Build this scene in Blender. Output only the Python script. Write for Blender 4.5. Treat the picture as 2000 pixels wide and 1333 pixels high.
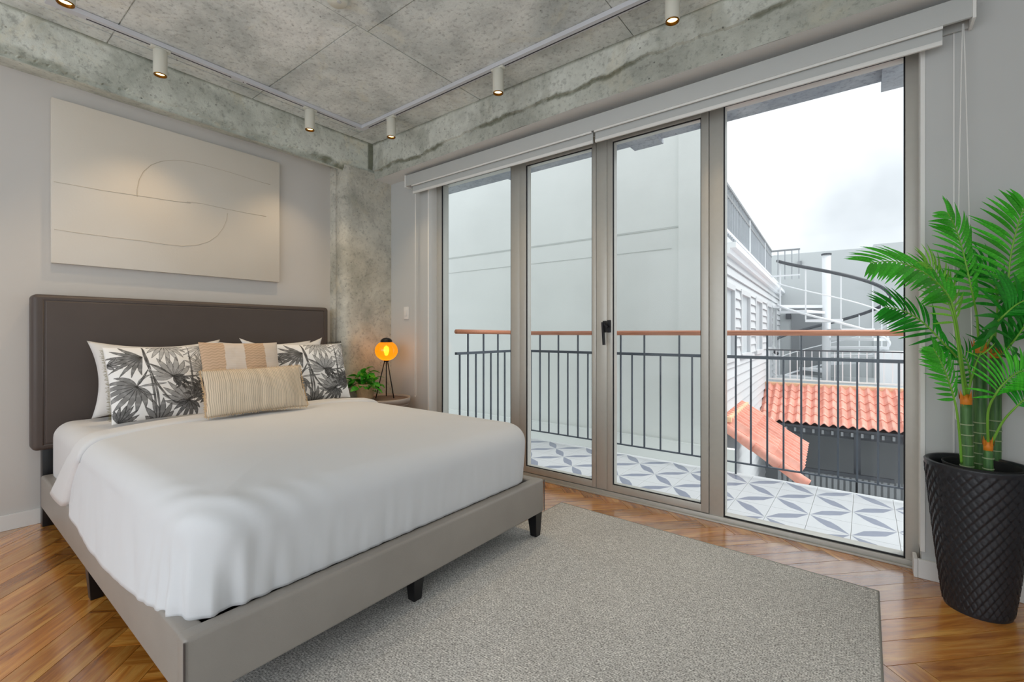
import bpy, bmesh, math, random
import numpy as np
from mathutils import Vector, Matrix, noise
random.seed(7)
for o in list(bpy.data.objects): bpy.data.objects.remove(o)
S = bpy.context.scene
C = S.collection
PI = math.pi

# ------------------------------------------------------------------ camera
YAW = math.radians(37.62)
cam = bpy.data.cameras.new('camera'); cam.sensor_width = 36; cam.lens = 897.0 / 2000 * 36
cam.shift_y = -15.2 / 2000; cam.clip_start = .05
co = bpy.data.objects.new('camera', cam); C.objects.link(co)
co.location = (3.866, -2.905, 1.12); co.rotation_euler = (PI / 2, 0, YAW)
S.camera = co

# ------------------------------------------------------------------ sky, sun, exposure
w = bpy.data.worlds.new('overcast_sky'); S.world = w; w.use_nodes = True
nt = w.node_tree; nt.nodes.clear()
tc = nt.nodes.new('ShaderNodeTexCoord'); nz = nt.nodes.new('ShaderNodeTexNoise'); cr = nt.nodes.new('ShaderNodeValToRGB')
bg = nt.nodes.new('ShaderNodeBackground'); ow = nt.nodes.new('ShaderNodeOutputWorld')
nz.inputs['Scale'].default_value = 2.2; nz.inputs['Detail'].default_value = 5; nz.inputs['Roughness'].default_value = .5
cr.color_ramp.elements[0].position = .35; cr.color_ramp.elements[0].color = (.46, .485, .52, 1)
cr.color_ramp.elements[1].position = .62; cr.color_ramp.elements[1].color = (.78, .80, .83, 1)
nt.links.new(tc.outputs['Generated'], nz.inputs['Vector']); nt.links.new(nz.outputs['Fac'], cr.inputs['Fac'])
nt.links.new(cr.outputs['Color'], bg.inputs['Color']); nt.links.new(bg.outputs['Background'], ow.inputs['Surface'])
bg.inputs['Strength'].default_value = 1.38
def light(name, kind, loc, rot, energy, color=(1, 1, 1), **k):
    d = bpy.data.lights.new(name, kind); d.energy = energy; d.color = color
    for a, b in k.items(): setattr(d, a, b)
    o = bpy.data.objects.new(name, d); C.objects.link(o); o.location = loc; o.rotation_euler = rot
    return o
# sun behind thin cloud: very soft
light('sun', 'SUN', (6, -4, 12), Vector((.55, .33, .77)).to_track_quat('Z', 'Y').to_euler(), 1.9, (1, .98, .94), angle=math.radians(40))
# added fill lamps behind and beside the camera, brightening the room without a known source
light('fill_back', 'AREA', (2.9, -5.05, 1.45), (math.radians(90), 0, 0), 29, (.86, .94, 1), shape='RECTANGLE', size=4.2, size_y=2.2)
light('fill_side', 'AREA', (5.2, -3.0, 1.45), (math.radians(90), 0, math.radians(90)), 9, (.86, .94, 1), shape='RECTANGLE', size=2.6, size_y=2.2)
V = S.view_settings; V.view_transform = 'Standard'; V.look = 'None'; V.gamma = 1; V.use_curve_mapping = False; V.exposure = 0.45

# ------------------------------------------------------------------ helpers
def L(h):
    h = h.lstrip('#'); r = [int(h[i:i + 2], 16) / 255 for i in (0, 2, 4)]
    return tuple([c / 12.92 if c <= .04045 else ((c + .055) / 1.055) ** 2.4 for c in r]) + (1,)
class NT:
    def __init__(s, name):
        s.m = bpy.data.materials.new(name); s.m.use_nodes = True; s.t = s.m.node_tree; s.t.nodes.clear()
        s.out = s.n('OutputMaterial'); s.b = s.n('BsdfPrincipled'); s.l(s.b, 'BSDF', s.out, 'Surface')
    def n(s, k, **kw):
        x = s.t.nodes.new('ShaderNode' + k)
        for a, b in kw.items(): setattr(x, a, b)
        return x
    def l(s, a, ao, b, bi): s.t.links.new(a.outputs[ao], b.inputs[bi])
    def coord(s, kind='Object', scale=(1, 1, 1), rot=(0, 0, 0)):
        a = s.n('TexCoord'); m = s.n('Mapping'); m.inputs['Scale'].default_value = scale; m.inputs['Rotation'].default_value = rot
        s.l(a, kind, m, 'Vector'); return m
    def noise(s, vec, scale, detail=4, rough=.55, dist=0):
        x = s.n('TexNoise'); x.inputs['Scale'].default_value = scale; x.inputs['Detail'].default_value = detail
        x.inputs['Roughness'].default_value = rough; x.inputs['Distortion'].default_value = dist
        s.l(vec, 'Vector', x, 'Vector'); return x
    def ramp(s, src, so, stops):
        r = s.n('ValToRGB'); e = r.color_ramp.elements
        while len(e) < len(stops): e.new(.5)
        for i, (p, c) in enumerate(stops): e[i].position = p; e[i].color = c
        s.l(src, so, r, 'Fac'); return r
    def mix(s, a, b, fac, mode='MIX'):
        x = s.n('MixRGB', blend_type=mode)
        for v, i in ((a, 'Color1'), (b, 'Color2'), (fac, 'Fac')):
            if isinstance(v, tuple) and len(v) == 2 and not isinstance(v[0], float): s.l(v[0], v[1], x, i)
            else: x.inputs[i].default_value = v
        return x
    def bump(s, src, so, strength, dist=.01):
        x = s.n('Bump'); x.inputs['Strength'].default_value = strength; x.inputs['Distance'].default_value = dist
        s.l(src, so, x, 'Height'); s.l(x, 'Normal', s.b, 'Normal'); return x
def plain(name, col, rough=.6, metal=0, var=.06, scale=6, bump=0, bscale=120):
    t = NT(name); v = t.coord(); n = t.noise(v, scale)
    c = L(col); lo = tuple(x * (1 - var) for x in c[:3]) + (1,); hi = tuple(min(1, x * (1 + var)) for x in c[:3]) + (1,)
    r = t.ramp(n, 'Fac', [(.3, lo), (.7, hi)]); t.l(r, 'Color', t.b, 'Base Color')
    t.b.inputs['Roughness'].default_value = rough; t.b.inputs['Metallic'].default_value = metal
    if bump:
        n2 = t.noise(v, bscale, 3); t.bump(n2, 'Fac', bump)
    return t.m
def G(v): return (v, v, v, 1)

def mat_concrete(name, base, dark, light_, warm=None, seed=0.):
    t = NT(name); v = t.coord(); v.inputs['Location'].default_value = (seed, seed * .7, 0)
    n1 = t.noise(v, 1.6, 8, .62, .6); n2 = t.noise(v, 7, 8, .65, .3); n3 = t.noise(v, 38, 5, .7)
    r1 = t.ramp(n1, 'Fac', [(.32, L(dark)), (.5, L(base)), (.68, L(light_))])
    r2 = t.ramp(n2, 'Fac', [(.32, G(.70)), (.5, G(.94)), (.7, G(1.05))])
    m1 = t.mix((r1, 'Color'), (r2, 'Color'), .75, 'MULTIPLY')
    r3 = t.ramp(n3, 'Fac', [(.36, G(.5)), (.46, G(.97)), (.8, G(1.08))])
    m2 = t.mix((m1, 'Color'), (r3, 'Color'), .6, 'MULTIPLY')
    # pinholes
    vo = t.n('TexVoronoi'); vo.inputs['Scale'].default_value = 17; t.l(v, 'Vector', vo, 'Vector')
    n4 = t.noise(v, 3, 2); rv = t.ramp(vo, 'Distance', [(.06, G(.35)), (.11, G(1))])
    rn = t.ramp(n4, 'Fac', [(.5, G(0)), (.6, G(1))])
    m3 = t.mix((m2, 'Color'), (rv, 'Color'), 0.5, 'MULTIPLY'); t.l(rn, 'Color', m3, 'Fac')
    last = m3
    if warm:
        n5 = t.noise(v, 2.3, 6, .7, 1); r5 = t.ramp(n5, 'Fac', [(.56, G(0)), (.7, G(.5))])
        last = t.mix((m3, 'Color'), L(warm), .3); t.l(r5, 'Color', last, 'Fac')
    at_ = t.n('Attribute', attribute_name='stain_shade'); sm_ = t.mix((last, 'Color'), (.30, .31, .25, 1), 0., 'MULTIPLY'); t.l(at_, 'Fac', sm_, 'Fac'); last = sm_
    t.l(last, 'Color', t.b, 'Base Color'); t.b.inputs['Roughness'].default_value = .82
    ad = t.n('MixRGB', blend_type='ADD'); ad.inputs['Fac'].default_value = .5; t.l(n2, 'Fac', ad, 'Color1'); t.l(n3, 'Fac', ad, 'Color2')
    t.bump(ad, 'Color', .35, .02); return t.m
M = {}
M['concrete'] = mat_concrete('concrete_ceiling', 'e6ebe8', 'c3cac8', 'f6f9f6', 'e8e6d4')
M['concrete_a'] = mat_concrete('concrete_beam_left', 'd8dcd2', 'b0b5ab', 'ecefe6', 'e9dfc2', 3.1)
M['concrete_b'] = mat_concrete('concrete_beam_window', 'd0d3ca', 'a8aaa2', 'e3e6de', 'd8d3be', 7.7)
M['concrete_c'] = mat_concrete('concrete_column', 'cccabf', 'a4a499', 'e0ded2', 'd6ccb3', 11.3)
M['stain_shade0'] = mat_concrete('dark_concrete_stain', '8f8e7e', '6e6e60', 'a5a494', None, 5)
M['wall'] = plain('wall_paint', 'cfccc8', .9, var=.015, scale=1.5, bump=.05, bscale=300)
M['wall_white'] = plain('white_wall_paint', 'c6c8c7', .85, var=.015, scale=1.5)
M['white'] = plain('white_paint', 'e4e4e2', .5, var=.01)
M['aluminium'] = plain('champagne_aluminium', 'c2c0b9', .4, .3, var=.02, scale=30)
M['gasket'] = plain('black_gasket', '15161a', .6)
M['blind'] = plain('blind_grey_white', 'c2c5c4', .55, var=.01)
M['blind_white'] = plain('blind_white', 'ecece9', .6, var=.01)
M['black'] = plain('black_wood', '0e0e12', .35)
M['black_metal'] = plain('black_metal', '1a1a1e', .4, .3)
M['rail_grey'] = plain('slate_grey_metal', '555c66', .45, .2)
M['track'] = plain('track_white', 'd2d4da', .45, var=.02)
M['slot'] = plain('track_slot', '2c2c34', .6)
M['spot'] = plain('spot_white', 'd9d8cc', .5, var=.01)
M['brass'] = plain('brass_ring', '8a5a14', .3, .9)
M['sheet'] = plain('white_sheet', 'dcdcdd', .85, var=.01, bump=.04, bscale=400)
M['duvet'] = plain('white_duvet', 'd9dbde', .8, var=.008, bump=.03, bscale=500)
M['pillow_white'] = plain('white_pillowcase', 'dedddc', .85, var=.012)
M['leaf2'] = plain('pothos_green', '2f9a22', .4, var=.35, scale=25)
M['soil'] = plain('soil', '1c1a18', .95, bump=.5)
M['siding'] = plain('white_siding', 'c9cbce', .7, var=.01)
M['ext_white'] = NT('white_render_wall')
t = M['ext_white']; v = t.coord(); n = t.noise(v, .8, 6, .6); r = t.ramp(n, 'Fac', [(.35, L('e4e7e4')), (.65, L('edf0ed'))])
t.l(r, 'Color', t.b, 'Base Color'); t.b.inputs['Roughness'].default_value = .9; M['ext_white'] = t.m
M['ext_far'] = plain('far_render_wall', 'c8cccd', .9, var=.03, scale=.7)
M['ext_grey'] = plain('grey_render', '8d9093', .85, var=.05, scale=2)
M['ext_dark'] = plain('dark_grey_metal', '44474d', .6, var=.05)
M['ext_metal'] = plain('white_painted_steel', 'eff1f4', .5, var=.02)
M['soffit'] = mat_concrete('grey_blue_soffit', 'a9aeb6', '8f97a3', 'c2c5ca', None, 2)
M['tan'] = plain('tan_ridge', 'f0c9a4', .8, var=.08, scale=12)
M['handrail_wood'] = NT('handrail_wood')
t = M['handrail_wood']; v = t.coord('Object', (1.2, 30, 30)); n = t.noise(v, 4, 5); r = t.ramp(n, 'Fac', [(.3, L('b5694a')), (.7, L('d89672'))])
t.l(r, 'Color', t.b, 'Base Color'); t.b.inputs['Roughness'].default_value = .45; M['handrail_wood'] = t.m

def mat_leather(name, col, rough=.42):
    t = NT(name); v = t.coord(); vo = t.n('TexVoronoi'); vo.inputs['Scale'].default_value = 420; t.l(v, 'Vector', vo, 'Vector')
    n = t.noise(v, 3); c = L(col); r = t.ramp(n, 'Fac', [(.3, tuple(x * .92 for x in c[:3]) + (1,)), (.7, tuple(x * 1.06 for x in c[:3]) + (1,))])
    t.l(r, 'Color', t.b, 'Base Color'); t.b.inputs['Roughness'].default_value = rough
    t.bump(vo, 'Distance', .12, .002); return t.m
M['leather'] = mat_leather('taupe_leather', '98928b', .42)
M['leather_dark'] = mat_leather('brown_leather', '514844', .5)

def mat_wood():
    t = NT('walnut_plank'); oi = t.n('ObjectInfo'); a = t.n('TexCoord')
    cb = t.n('CombineXYZ'); ml = t.n('Math', operation='MULTIPLY'); ml.inputs[1].default_value = 37.
    t.l(oi, 'Random', ml, 0); t.l(ml, 'Value', cb, 'X'); t.l(ml, 'Value', cb, 'Z')
    ad = t.n('VectorMath', operation='ADD'); t.l(a, 'Object', ad, 0); t.l(cb, 'Vector', ad, 1)
    m = t.n('Mapping'); m.inputs['Scale'].default_value = (1.6, 14, 5); t.l(ad, 'Vector', m, 'Vector')
    n1 = t.noise(m, 1.7, 7, .6, .9); m2 = t.n('Mapping'); m2.inputs['Scale'].default_value = (6, 110, 20); t.l(ad, 'Vector', m2, 'Vector')
    n2 = t.noise(m2, 2, 4, .6)
    r1 = t.ramp(n1, 'Fac', [(.3, L('a05c1e')), (.48, L('d38a38')), (.68, L('f0b45c'))])
    r2 = t.ramp(n2, 'Fac', [(.3, G(.72)), (.65, G(1.06))])
    mx = t.mix((r1, 'Color'), (r2, 'Color'), .7, 'MULTIPLY')
    rr = t.ramp(oi, 'Random', [(0, (.66, .62, .56, 1)), (.5, (.9, .88, .86, 1)), (1, (1.12, 1.08, 1.0, 1))])
    m3 = t.mix((mx, 'Color'), (rr, 'Color'), 1., 'MULTIPLY')
    t.l(m3, 'Color', t.b, 'Base Color'); t.b.inputs['Roughness'].default_value = .24
    t.b.inputs['Specular IOR Level'].default_value = .8; t.b.inputs['Coat Weight'].default_value = 1.; t.b.inputs['Coat Roughness'].default_value = .18; t.b.inputs['Coat IOR'].default_value = 1.9
    t.bump(n2, 'Fac', .08, .003); return t.m
M['wood'] = mat_wood()
def mat_rug():
    t = NT('grey_woven_rug'); v = t.coord('Object', (1, 1, 1))
    br = t.n('TexBrick'); br.inputs['Scale'].default_value = 1; br.inputs['Brick Width'].default_value = .015; br.inputs['Row Height'].default_value = .0085
    br.inputs['Mortar Size'].default_value = .0009; br.inputs['Mortar Smooth'].default_value = .8
    br.inputs['Color1'].default_value = G(.62); br.inputs['Color2'].default_value = G(1); br.inputs['Mortar'].default_value = G(.22)
    t.l(v, 'Vector', br, 'Vector')
    n1 = t.noise(v, 160, 2, .6); n2 = t.noise(v, 1.2, 3)
    r1 = t.ramp(n1, 'Fac', [(.33, L('98958f')), (.5, L('e2dfd9')), (.66, L('fffcf7'))])
    mx = t.mix((r1, 'Color'), (br, 'Color'), .6, 'MULTIPLY')
    r2 = t.ramp(n2, 'Fac', [(.35, G(.93)), (.65, G(1.07))]); m2 = t.mix((mx, 'Color'), (r2, 'Color'), 1, 'MULTIPLY')
    t.l(m2, 'Color', t.b, 'Base Color'); t.b.inputs['Roughness'].default_value = .95
    t.bump(br, 'Color', .6, .004); return t.m
M['rug'] = mat_rug(); M['rug_edge'] = plain('rug_binding', 'a5a39d', .9, bump=.3, bscale=250)
def mat_glass():
    t = NT('window_glass'); t.t.nodes.remove(t.b)
    fr = t.n('Fresnel'); fr.inputs['IOR'].default_value = 1.2; tr = t.n('BsdfTransparent'); tr.inputs['Color'].default_value = (.965, .98, .975, 1)
    gl = t.n('BsdfGlossy'); gl.inputs['Roughness'].default_value = 0.0; mx = t.n('MixShader')
    t.l(fr, 'Fac', mx, 'Fac'); t.l(tr, 'BSDF', mx, 1); t.l(gl, 'BSDF', mx, 2); t.l(mx, 'Shader', t.out, 'Surface'); return t.m
M['glass'] = mat_glass()
def mat_attr(name, rough=.8):
    t = NT(name); a = t.n('Attribute', attribute_name='print'); t.l(a, 'Color', t.b, 'Base Color'); t.b.inputs['Roughness'].default_value = rough
    v = t.coord(); n = t.noise(v, 260, 2); t.bump(n, 'Fac', .15, .003); return t.m
M['print'] = mat_attr('printed_cotton')
def emis(name, col, s):
    t = NT(name); e = t.n('Emission'); e.inputs['Color'].default_value = L(col); e.inputs['Strength'].default_value = s
    t.l(e, 'Emission', t.out, 'Surface'); return t.m
M['bulb'] = emis('warm_led', 'ffd48a', 5.0); M['filament'] = emis('filament', 'ffdf80', 7.)
def mat_amber():
    t = NT('amber_glass'); tr = t.n('BsdfTransparent'); tr.inputs['Color'].default_value = (1, .52, .05, 1)
    tl = t.n('BsdfTranslucent'); tl.inputs['Color'].default_value = (1, .42, .02, 1); m = t.n('MixShader'); m.inputs['Fac'].default_value = .62
    t.l(tr, 'BSDF', m, 1); t.l(tl, 'BSDF', m, 2); gl = t.n('BsdfGlossy'); gl.inputs['Roughness'].default_value = .05
    m2 = t.n('MixShader'); m2.inputs['Fac'].default_value = .05; t.l(m, 'Shader', m2, 1); t.l(gl, 'BSDF', m2, 2); t.l(m2, 'Shader', t.out, 'Surface'); return t.m
M['amber'] = mat_amber()
def mat_leaf(name, a, b, tr=.25):
    t = NT(name); oi = t.n('ObjectInfo'); v = t.coord('Object', (30, 4, 4)); n = t.noise(v, 3, 3)
    r = t.ramp(n, 'Fac', [(.3, L(a)), (.7, L(b))]); rr = t.ramp(oi, 'Random', [(0, G(.7)), (1, G(1.2))])
    m = t.mix((r, 'Color'), (rr, 'Color'), 1, 'MULTIPLY'); t.l(m, 'Color', t.b, 'Base Color'); t.b.inputs['Roughness'].default_value = .38
    tl = t.n('BsdfTranslucent'); t.l(m, 'Color', tl, 'Color'); mx = t.n('MixShader'); mx.inputs['Fac'].default_value = tr
    t.l(t.b, 'BSDF', mx, 1); t.l(tl, 'BSDF', mx, 2); t.l(mx, 'Shader', t.out, 'Surface'); return t.m
M['leaf'] = mat_leaf('palm_leaflet', '27a323', '62d83c'); M['leaf_dark'] = mat_leaf('palm_leaflet_dark', '1a8022', '38b534')
M['leaf_light'] = mat_leaf('palm_leaflet_light', '5cae32', '9bd94e'); M['rachis'] = plain('palm_rachis', '7ab53f', .5, var=.1)
def mat_cane():
    t = NT('bamboo_like_stem'); v = t.coord('Object', (1, 1, 1)); n = t.noise(t.coord('Object', (60, 60, 4)), 2, 4)
    r = t.ramp(n, 'Fac', [(.3, L('2f5a2e')), (.7, L('5c8a4a'))]); t.l(r, 'Color', t.b, 'Base Color'); t.b.inputs['Roughness'].default_value = .45; return t.m
M['cane'] = mat_cane(); M['cane_ring'] = plain('stem_ring', '9fb088', .6); M['orange'] = plain('orange_crown', 'd9811f', .5, var=.12, scale=30)
M['planter'] = plain('black_planter', '23252b', .42, .0, var=.12, scale=40, bump=.1)
M['planter_in'] = plain('planter_inside', '1b1b1d', .7)
M['basket'] = plain('natural_basket', 'd9b88f', .8, var=.18, scale=22, bump=.4, bscale=60)
M['table_top'] = plain('dark_table_top', '6e5f54', .4, var=.1); M['table_side'] = plain('table_side', 'b3a79c', .5, var=.05)
def mat_clay():
    t = NT('terracotta_tile'); oi = t.n('ObjectInfo'); v = t.coord('Object', (1, 1, 1)); n = t.noise(v, 9, 5, .6)
    r = t.ramp(n, 'Fac', [(.3, L('e4937f')), (.7, L('f4b6a6'))]); rr = t.ramp(oi, 'Random', [(0, G(.86)), (1, G(1.1))])
    m = t.mix((r, 'Color'), (rr, 'Color'), 1, 'MULTIPLY'); t.l(m, 'Color', t.b, 'Base Color'); t.b.inputs['Roughness'].default_value = .75; return t.m
M['clay'] = mat_clay()
M['tile_white'] = plain('tile_white', 'd8dade', .3, var=.02, scale=20); M['tile_grey'] = plain('tile_blue_grey', '8d93a6', .3, var=.06, scale=20)
M['grout'] = plain('grout', 'cfccc4', .9)
M['canvas'] = NT('textured_canvas'); t = M['canvas']; v = t.coord(); n = t.noise(v, 90, 3); n0 = t.noise(v, .9, 3)
r = t.ramp(n0, 'Fac', [(.3, L('d9d0c2')), (.7, L('e2ddd4'))]); t.l(r, 'Color', t.b, 'Base Color'); t.b.inputs['Roughness'].default_value = .9; t.bump(n, 'Fac', .15, .003); M['canvas'] = t.m
M['canvas_line'] = plain('painted_ridge', 'cdc4b4', .9)

def tag(o, label, cat, group=None, kind=None):
    if label: o['label'] = label
    if cat: o['category'] = cat
    if group: o['group'] = group
    if kind: o['kind'] = kind
    return o
def empty(name, loc=(0, 0, 0), rz=0):
    o = bpy.data.objects.new(name, None); C.objects.link(o); o.location = loc; o.rotation_euler = (0, 0, rz); o.empty_display_size = .1; return o
class MB:
    def __init__(s): s.v = []; s.f = []; s.m = []
    def add(s, v, f, mi=0):
        b = len(s.v); s.v += [tuple(x) for x in v]; s.f += [tuple(b + i for i in q) for q in f]; s.m += [mi] * len(f); return s
    def box(s, x0, x1, y0, y1, z0, z1, mi=0, T=None):
        v = [(x, y, z) for z in (z0, z1) for y in (y0, y1) for x in (x0, x1)]
        if T: v = [T @ Vector(p) for p in v]
        return s.add(v, [(0, 2, 3, 1), (4, 5, 7, 6), (0, 1, 5, 4), (2, 6, 7, 3), (0, 4, 6, 2), (1, 3, 7, 5)], mi)
    def bar(s, a, b, w, h=None, mi=0):
        a, b = Vector(a), Vector(b); h = h or w; d = (b - a).normalized()
        up = Vector((0, 0, 1)) if abs(d.z) < .95 else Vector((0, 1, 0))
        x = d.cross(up).normalized(); y = x.cross(d)
        v = [p + x * sx * w / 2 + y * sy * h / 2 for p in (a, b) for sx, sy in ((-1, -1), (1, -1), (1, 1), (-1, 1))]
        return s.add(v, [(3, 2, 1, 0), (4, 5, 6, 7), (0, 1, 5, 4), (1, 2, 6, 5), (2, 3, 7, 6), (3, 0, 4, 7)], mi)
    def tube(s, pts, r, n=8, mi=0, cap=True):
        pts = [Vector(p) for p in pts]; rs = r if isinstance(r, (list, tuple)) else [r] * len(pts); v = []; px = None
        for i, p in enumerate(pts):
            d = (pts[min(i + 1, len(pts) - 1)] - pts[max(i - 1, 0)]).normalized()
            if px is None:
                up = Vector((0, 0, 1)) if abs(d.z) < .9 else Vector((1, 0, 0)); px = d.cross(up).normalized()
            px = (px - d * px.dot(d)).normalized(); py = d.cross(px)
            v += [p + (px * math.cos(a) + py * math.sin(a)) * rs[i] for a in [2 * PI * k / n for k in range(n)]]
        f = [(i * n + k, i * n + (k + 1) % n, (i + 1) * n + (k + 1) % n, (i + 1) * n + k) for i in range(len(pts) - 1) for k in range(n)]
        if cap: f += [tuple(range(n - 1, -1, -1)), tuple((len(pts) - 1) * n + k for k in range(n))]
        return s.add(v, f, mi)
    def lathe(s, prof, c=(0, 0, 0), n=32, mi=0, sy=1.):
        v = [(c[0] + r * math.cos(2 * PI * k / n), c[1] + sy * r * math.sin(2 * PI * k / n), c[2] + z) for r, z in prof for k in range(n)]
        f = [(i * n + k, i * n + (k + 1) % n, (i + 1) * n + (k + 1) % n, (i + 1) * n + k) for i in range(len(prof) - 1) for k in range(n)]
        return s.add(v, f, mi)
    def prism(s, poly, z0, z1, mi=0, axis='z'):
        n = len(poly)
        g = {'z': lambda a, b, c: (a, b, c), 'y': lambda a, b, c: (a, c, b), 'x': lambda a, b, c: (c, a, b)}[axis]
        v = [g(a, b, z0) for a, b in poly] + [g(a, b, z1) for a, b in poly]
        return s.add(v, [tuple(range(n - 1, -1, -1)), tuple(range(n, 2 * n))] + [(k, (k + 1) % n, n + (k + 1) % n, n + k) for k in range(n)], mi)
    def build(s, name, mats, parent=None, smooth=False, bevel=0, loc=None, mw=None, fixn=True):
        me = bpy.data.meshes.new(name); me.from_pydata(s.v, [], s.f)
        for m in (mats if isinstance(mats, (list, tuple)) else [mats]): me.materials.append(m)
        me.polygons.foreach_set('material_index', s.m)
        if fixn:
            bm = bmesh.new(); bm.from_mesh(me); bmesh.ops.recalc_face_normals(bm, faces=bm.faces)
            if bevel: bmesh.ops.bevel(bm, geom=[e for e in bm.edges], offset=bevel, segments=2, affect='EDGES', profile=.5, clamp_overlap=True)
            bm.to_mesh(me); bm.free()
        if smooth: me.polygons.foreach_set('use_smooth', [True] * len(me.polygons))
        o = bpy.data.objects.new(name, me); C.objects.link(o)
        if parent: o.parent = parent
        if loc: o.location = loc
        if mw is not None: o.matrix_local = mw
        if smooth and bevel: me.set_sharp_from_angle(angle=math.radians(35)) if hasattr(me, 'set_sharp_from_angle') else None
        return o
def box(name, x0, x1, y0, y1, z0, z1, m, parent=None, bevel=0): return MB().box(x0, x1, y0, y1, z0, z1).build(name, m, parent, bevel=bevel, smooth=bevel > 0)
def cp(o, parent=None, name=None):
    c = o.copy(); C.objects.link(c)
    if parent: c.parent = parent
    return c
def cp_tree(o, parent=None):
    c = cp(o, parent)
    for ch in list(o.children): cp_tree(ch, c)
    return c
CAM = Vector((3.866, -2.905, 1.12)); FW = Vector((-math.sin(YAW), math.cos(YAW), 0)); RT = Vector((math.cos(YAW), math.sin(YAW), 0))
def at(px, py, d):  # a measured point of the place, d metres in front of the photographer
    return CAM + (FW + RT * ((px - 1000) / 897.) + Vector((0, 0, -(py - 651.3) / 897.))) * d

# ------------------------------------------------------------------ room shell
RX, RY = 5.3, -5.15      # right wall, back wall
WY = -.09                # inner face of the window wall
fl = box('floor', -.1, RX + .1, RY - .1, .06, -.12, -.012, plain('subfloor', '2a1a10', .9))
tag(fl, 'herringbone floor of brown wooden planks', 'floor', kind='structure')
pw, pl = .111, 1.113
def clip(poly, x0, x1, y0, y1):
    for ax, lim, s in ((0, x0, 1), (0, x1, -1), (1, y0, 1), (1, y1, -1)):
        out = []
        for i in range(len(poly)):
            a, b = poly[i - 1], poly[i]; da, db = (a[ax] - lim) * s, (b[ax] - lim) * s
            if (da >= 0) != (db >= 0):
                k = da / (da - db); out.append((a[0] + (b[0] - a[0]) * k, a[1] + (b[1] - a[1]) * k))
            if db >= 0: out.append(b)
        poly = out
        if len(poly) < 3: return []
    return poly
ca = math.sqrt(.5); A_ = (ca, -ca); B_ = (ca, ca)
O0 = (3.998 - pw * B_[0], -.836 - pw * B_[1])
rest = MB(); planks = []
for k in range(-70, 70):
    for j in range(-12, 12):
        for hv in (0, 1):
            if hv == 0: a0, b0, a1, b1 = k * pw + j * pl, k * pw - j * pl, k * pw + j * pl + pl, k * pw - j * pl + pw
            else: a0, b0 = (k - 1) * pw + j * pl, k * pw - j * pl; a1, b1 = a0 + pw, b0 + pl
            g = .0011; cs = [(a0 + g, b0 + g), (a1 - g, b0 + g), (a1 - g, b1 - g), (a0 + g, b1 - g)]
            wc = [(O0[0] + a * A_[0] + b * B_[0], O0[1] + a * A_[1] + b * B_[1]) for a, b in cs]
            c = clip(wc, .002, RX - .002, RY + .002, -.002)
            if not c or abs(sum(c[i - 1][0] * c[i][1] - c[i][0] * c[i - 1][1] for i in range(len(c)))) < 2e-4: continue
            cx, cy = sum(p[0] for p in wc) / 4, sum(p[1] for p in wc) / 4
            planks.append((cy, cx, hv, c))
planks.sort(key=lambda p: (Vector((p[1] - 3.4, p[0] + 1.2)).length if (p[0] > -3.2 + 0 and (p[1] - 3.866) * FW.x + (p[0] + 2.905) * FW.y > .1) else 99))
# each visible plank of the herringbone
for i, (cy, cx, hv, c) in enumerate(planks):
    ang = -PI / 4 if hv == 0 else PI / 4
    if i < 290:
        loc = [((x - cx) * math.cos(ang) + (y - cy) * math.sin(ang), -(x - cx) * math.sin(ang) + (y - cy) * math.cos(ang)) for x, y in c]
        o = MB().prism(loc, -.012, random.uniform(-.0006, 0)).build('plank', M['wood'], fl)
        o.location = (cx, cy, 0); o.rotation_euler = (0, 0, ang)
    else: rest.prism(c, -.012, 0)
ro = rest.build('plank_field', M['wood'], fl); ro['kind'] = 'stuff'

ce = box('ceiling', -.1, RX + .1, RY - .1, .3, 2.9, 3.12, M['concrete']); tag(ce, 'bare board-marked concrete ceiling slab with formwork joints', 'ceiling', kind='structure')
xs = [.2, .33, 1.55, 2.77, 3.99, RX]
for i in range(len(xs) - 1):
    ys = [-.295, -.52, -1.357, -2.195, -3.03, -3.9, RY] if i < 2 else [-.295, -1.29, -2.5, -3.7, RY]
    for j in range(len(ys) - 1):
        e = .0035; z = 2.89 + random.uniform(-.002, .003)
        b = box('concrete_panel', xs[i] + e, xs[i + 1] - e, ys[j + 1] + e, ys[j] - e, z, 2.9, M['concrete'], ce)
wa = box('wall_left', -.15, 0, RY - .1, 0.3, 0, 2.635, M['wall']); tag(wa, 'pale greige painted wall behind the bed', 'wall', kind='structure')

def face_grid(nx, nz, P, mi_fn=None):
    v = [P(i / nx, j / nz) for j in range(nz + 1) for i in range(nx + 1)]
    f = [(j * (nx + 1) + i, j * (nx + 1) + i + 1, (j + 1) * (nx + 1) + i + 1, (j + 1) * (nx + 1) + i) for j in range(nz) for i in range(nx)]
    return v, f
def nzv(x, y, z, s, o=4): return noise.fractal(Vector((x * s, y * s, z * s)), .9, 2.1, o)
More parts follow.
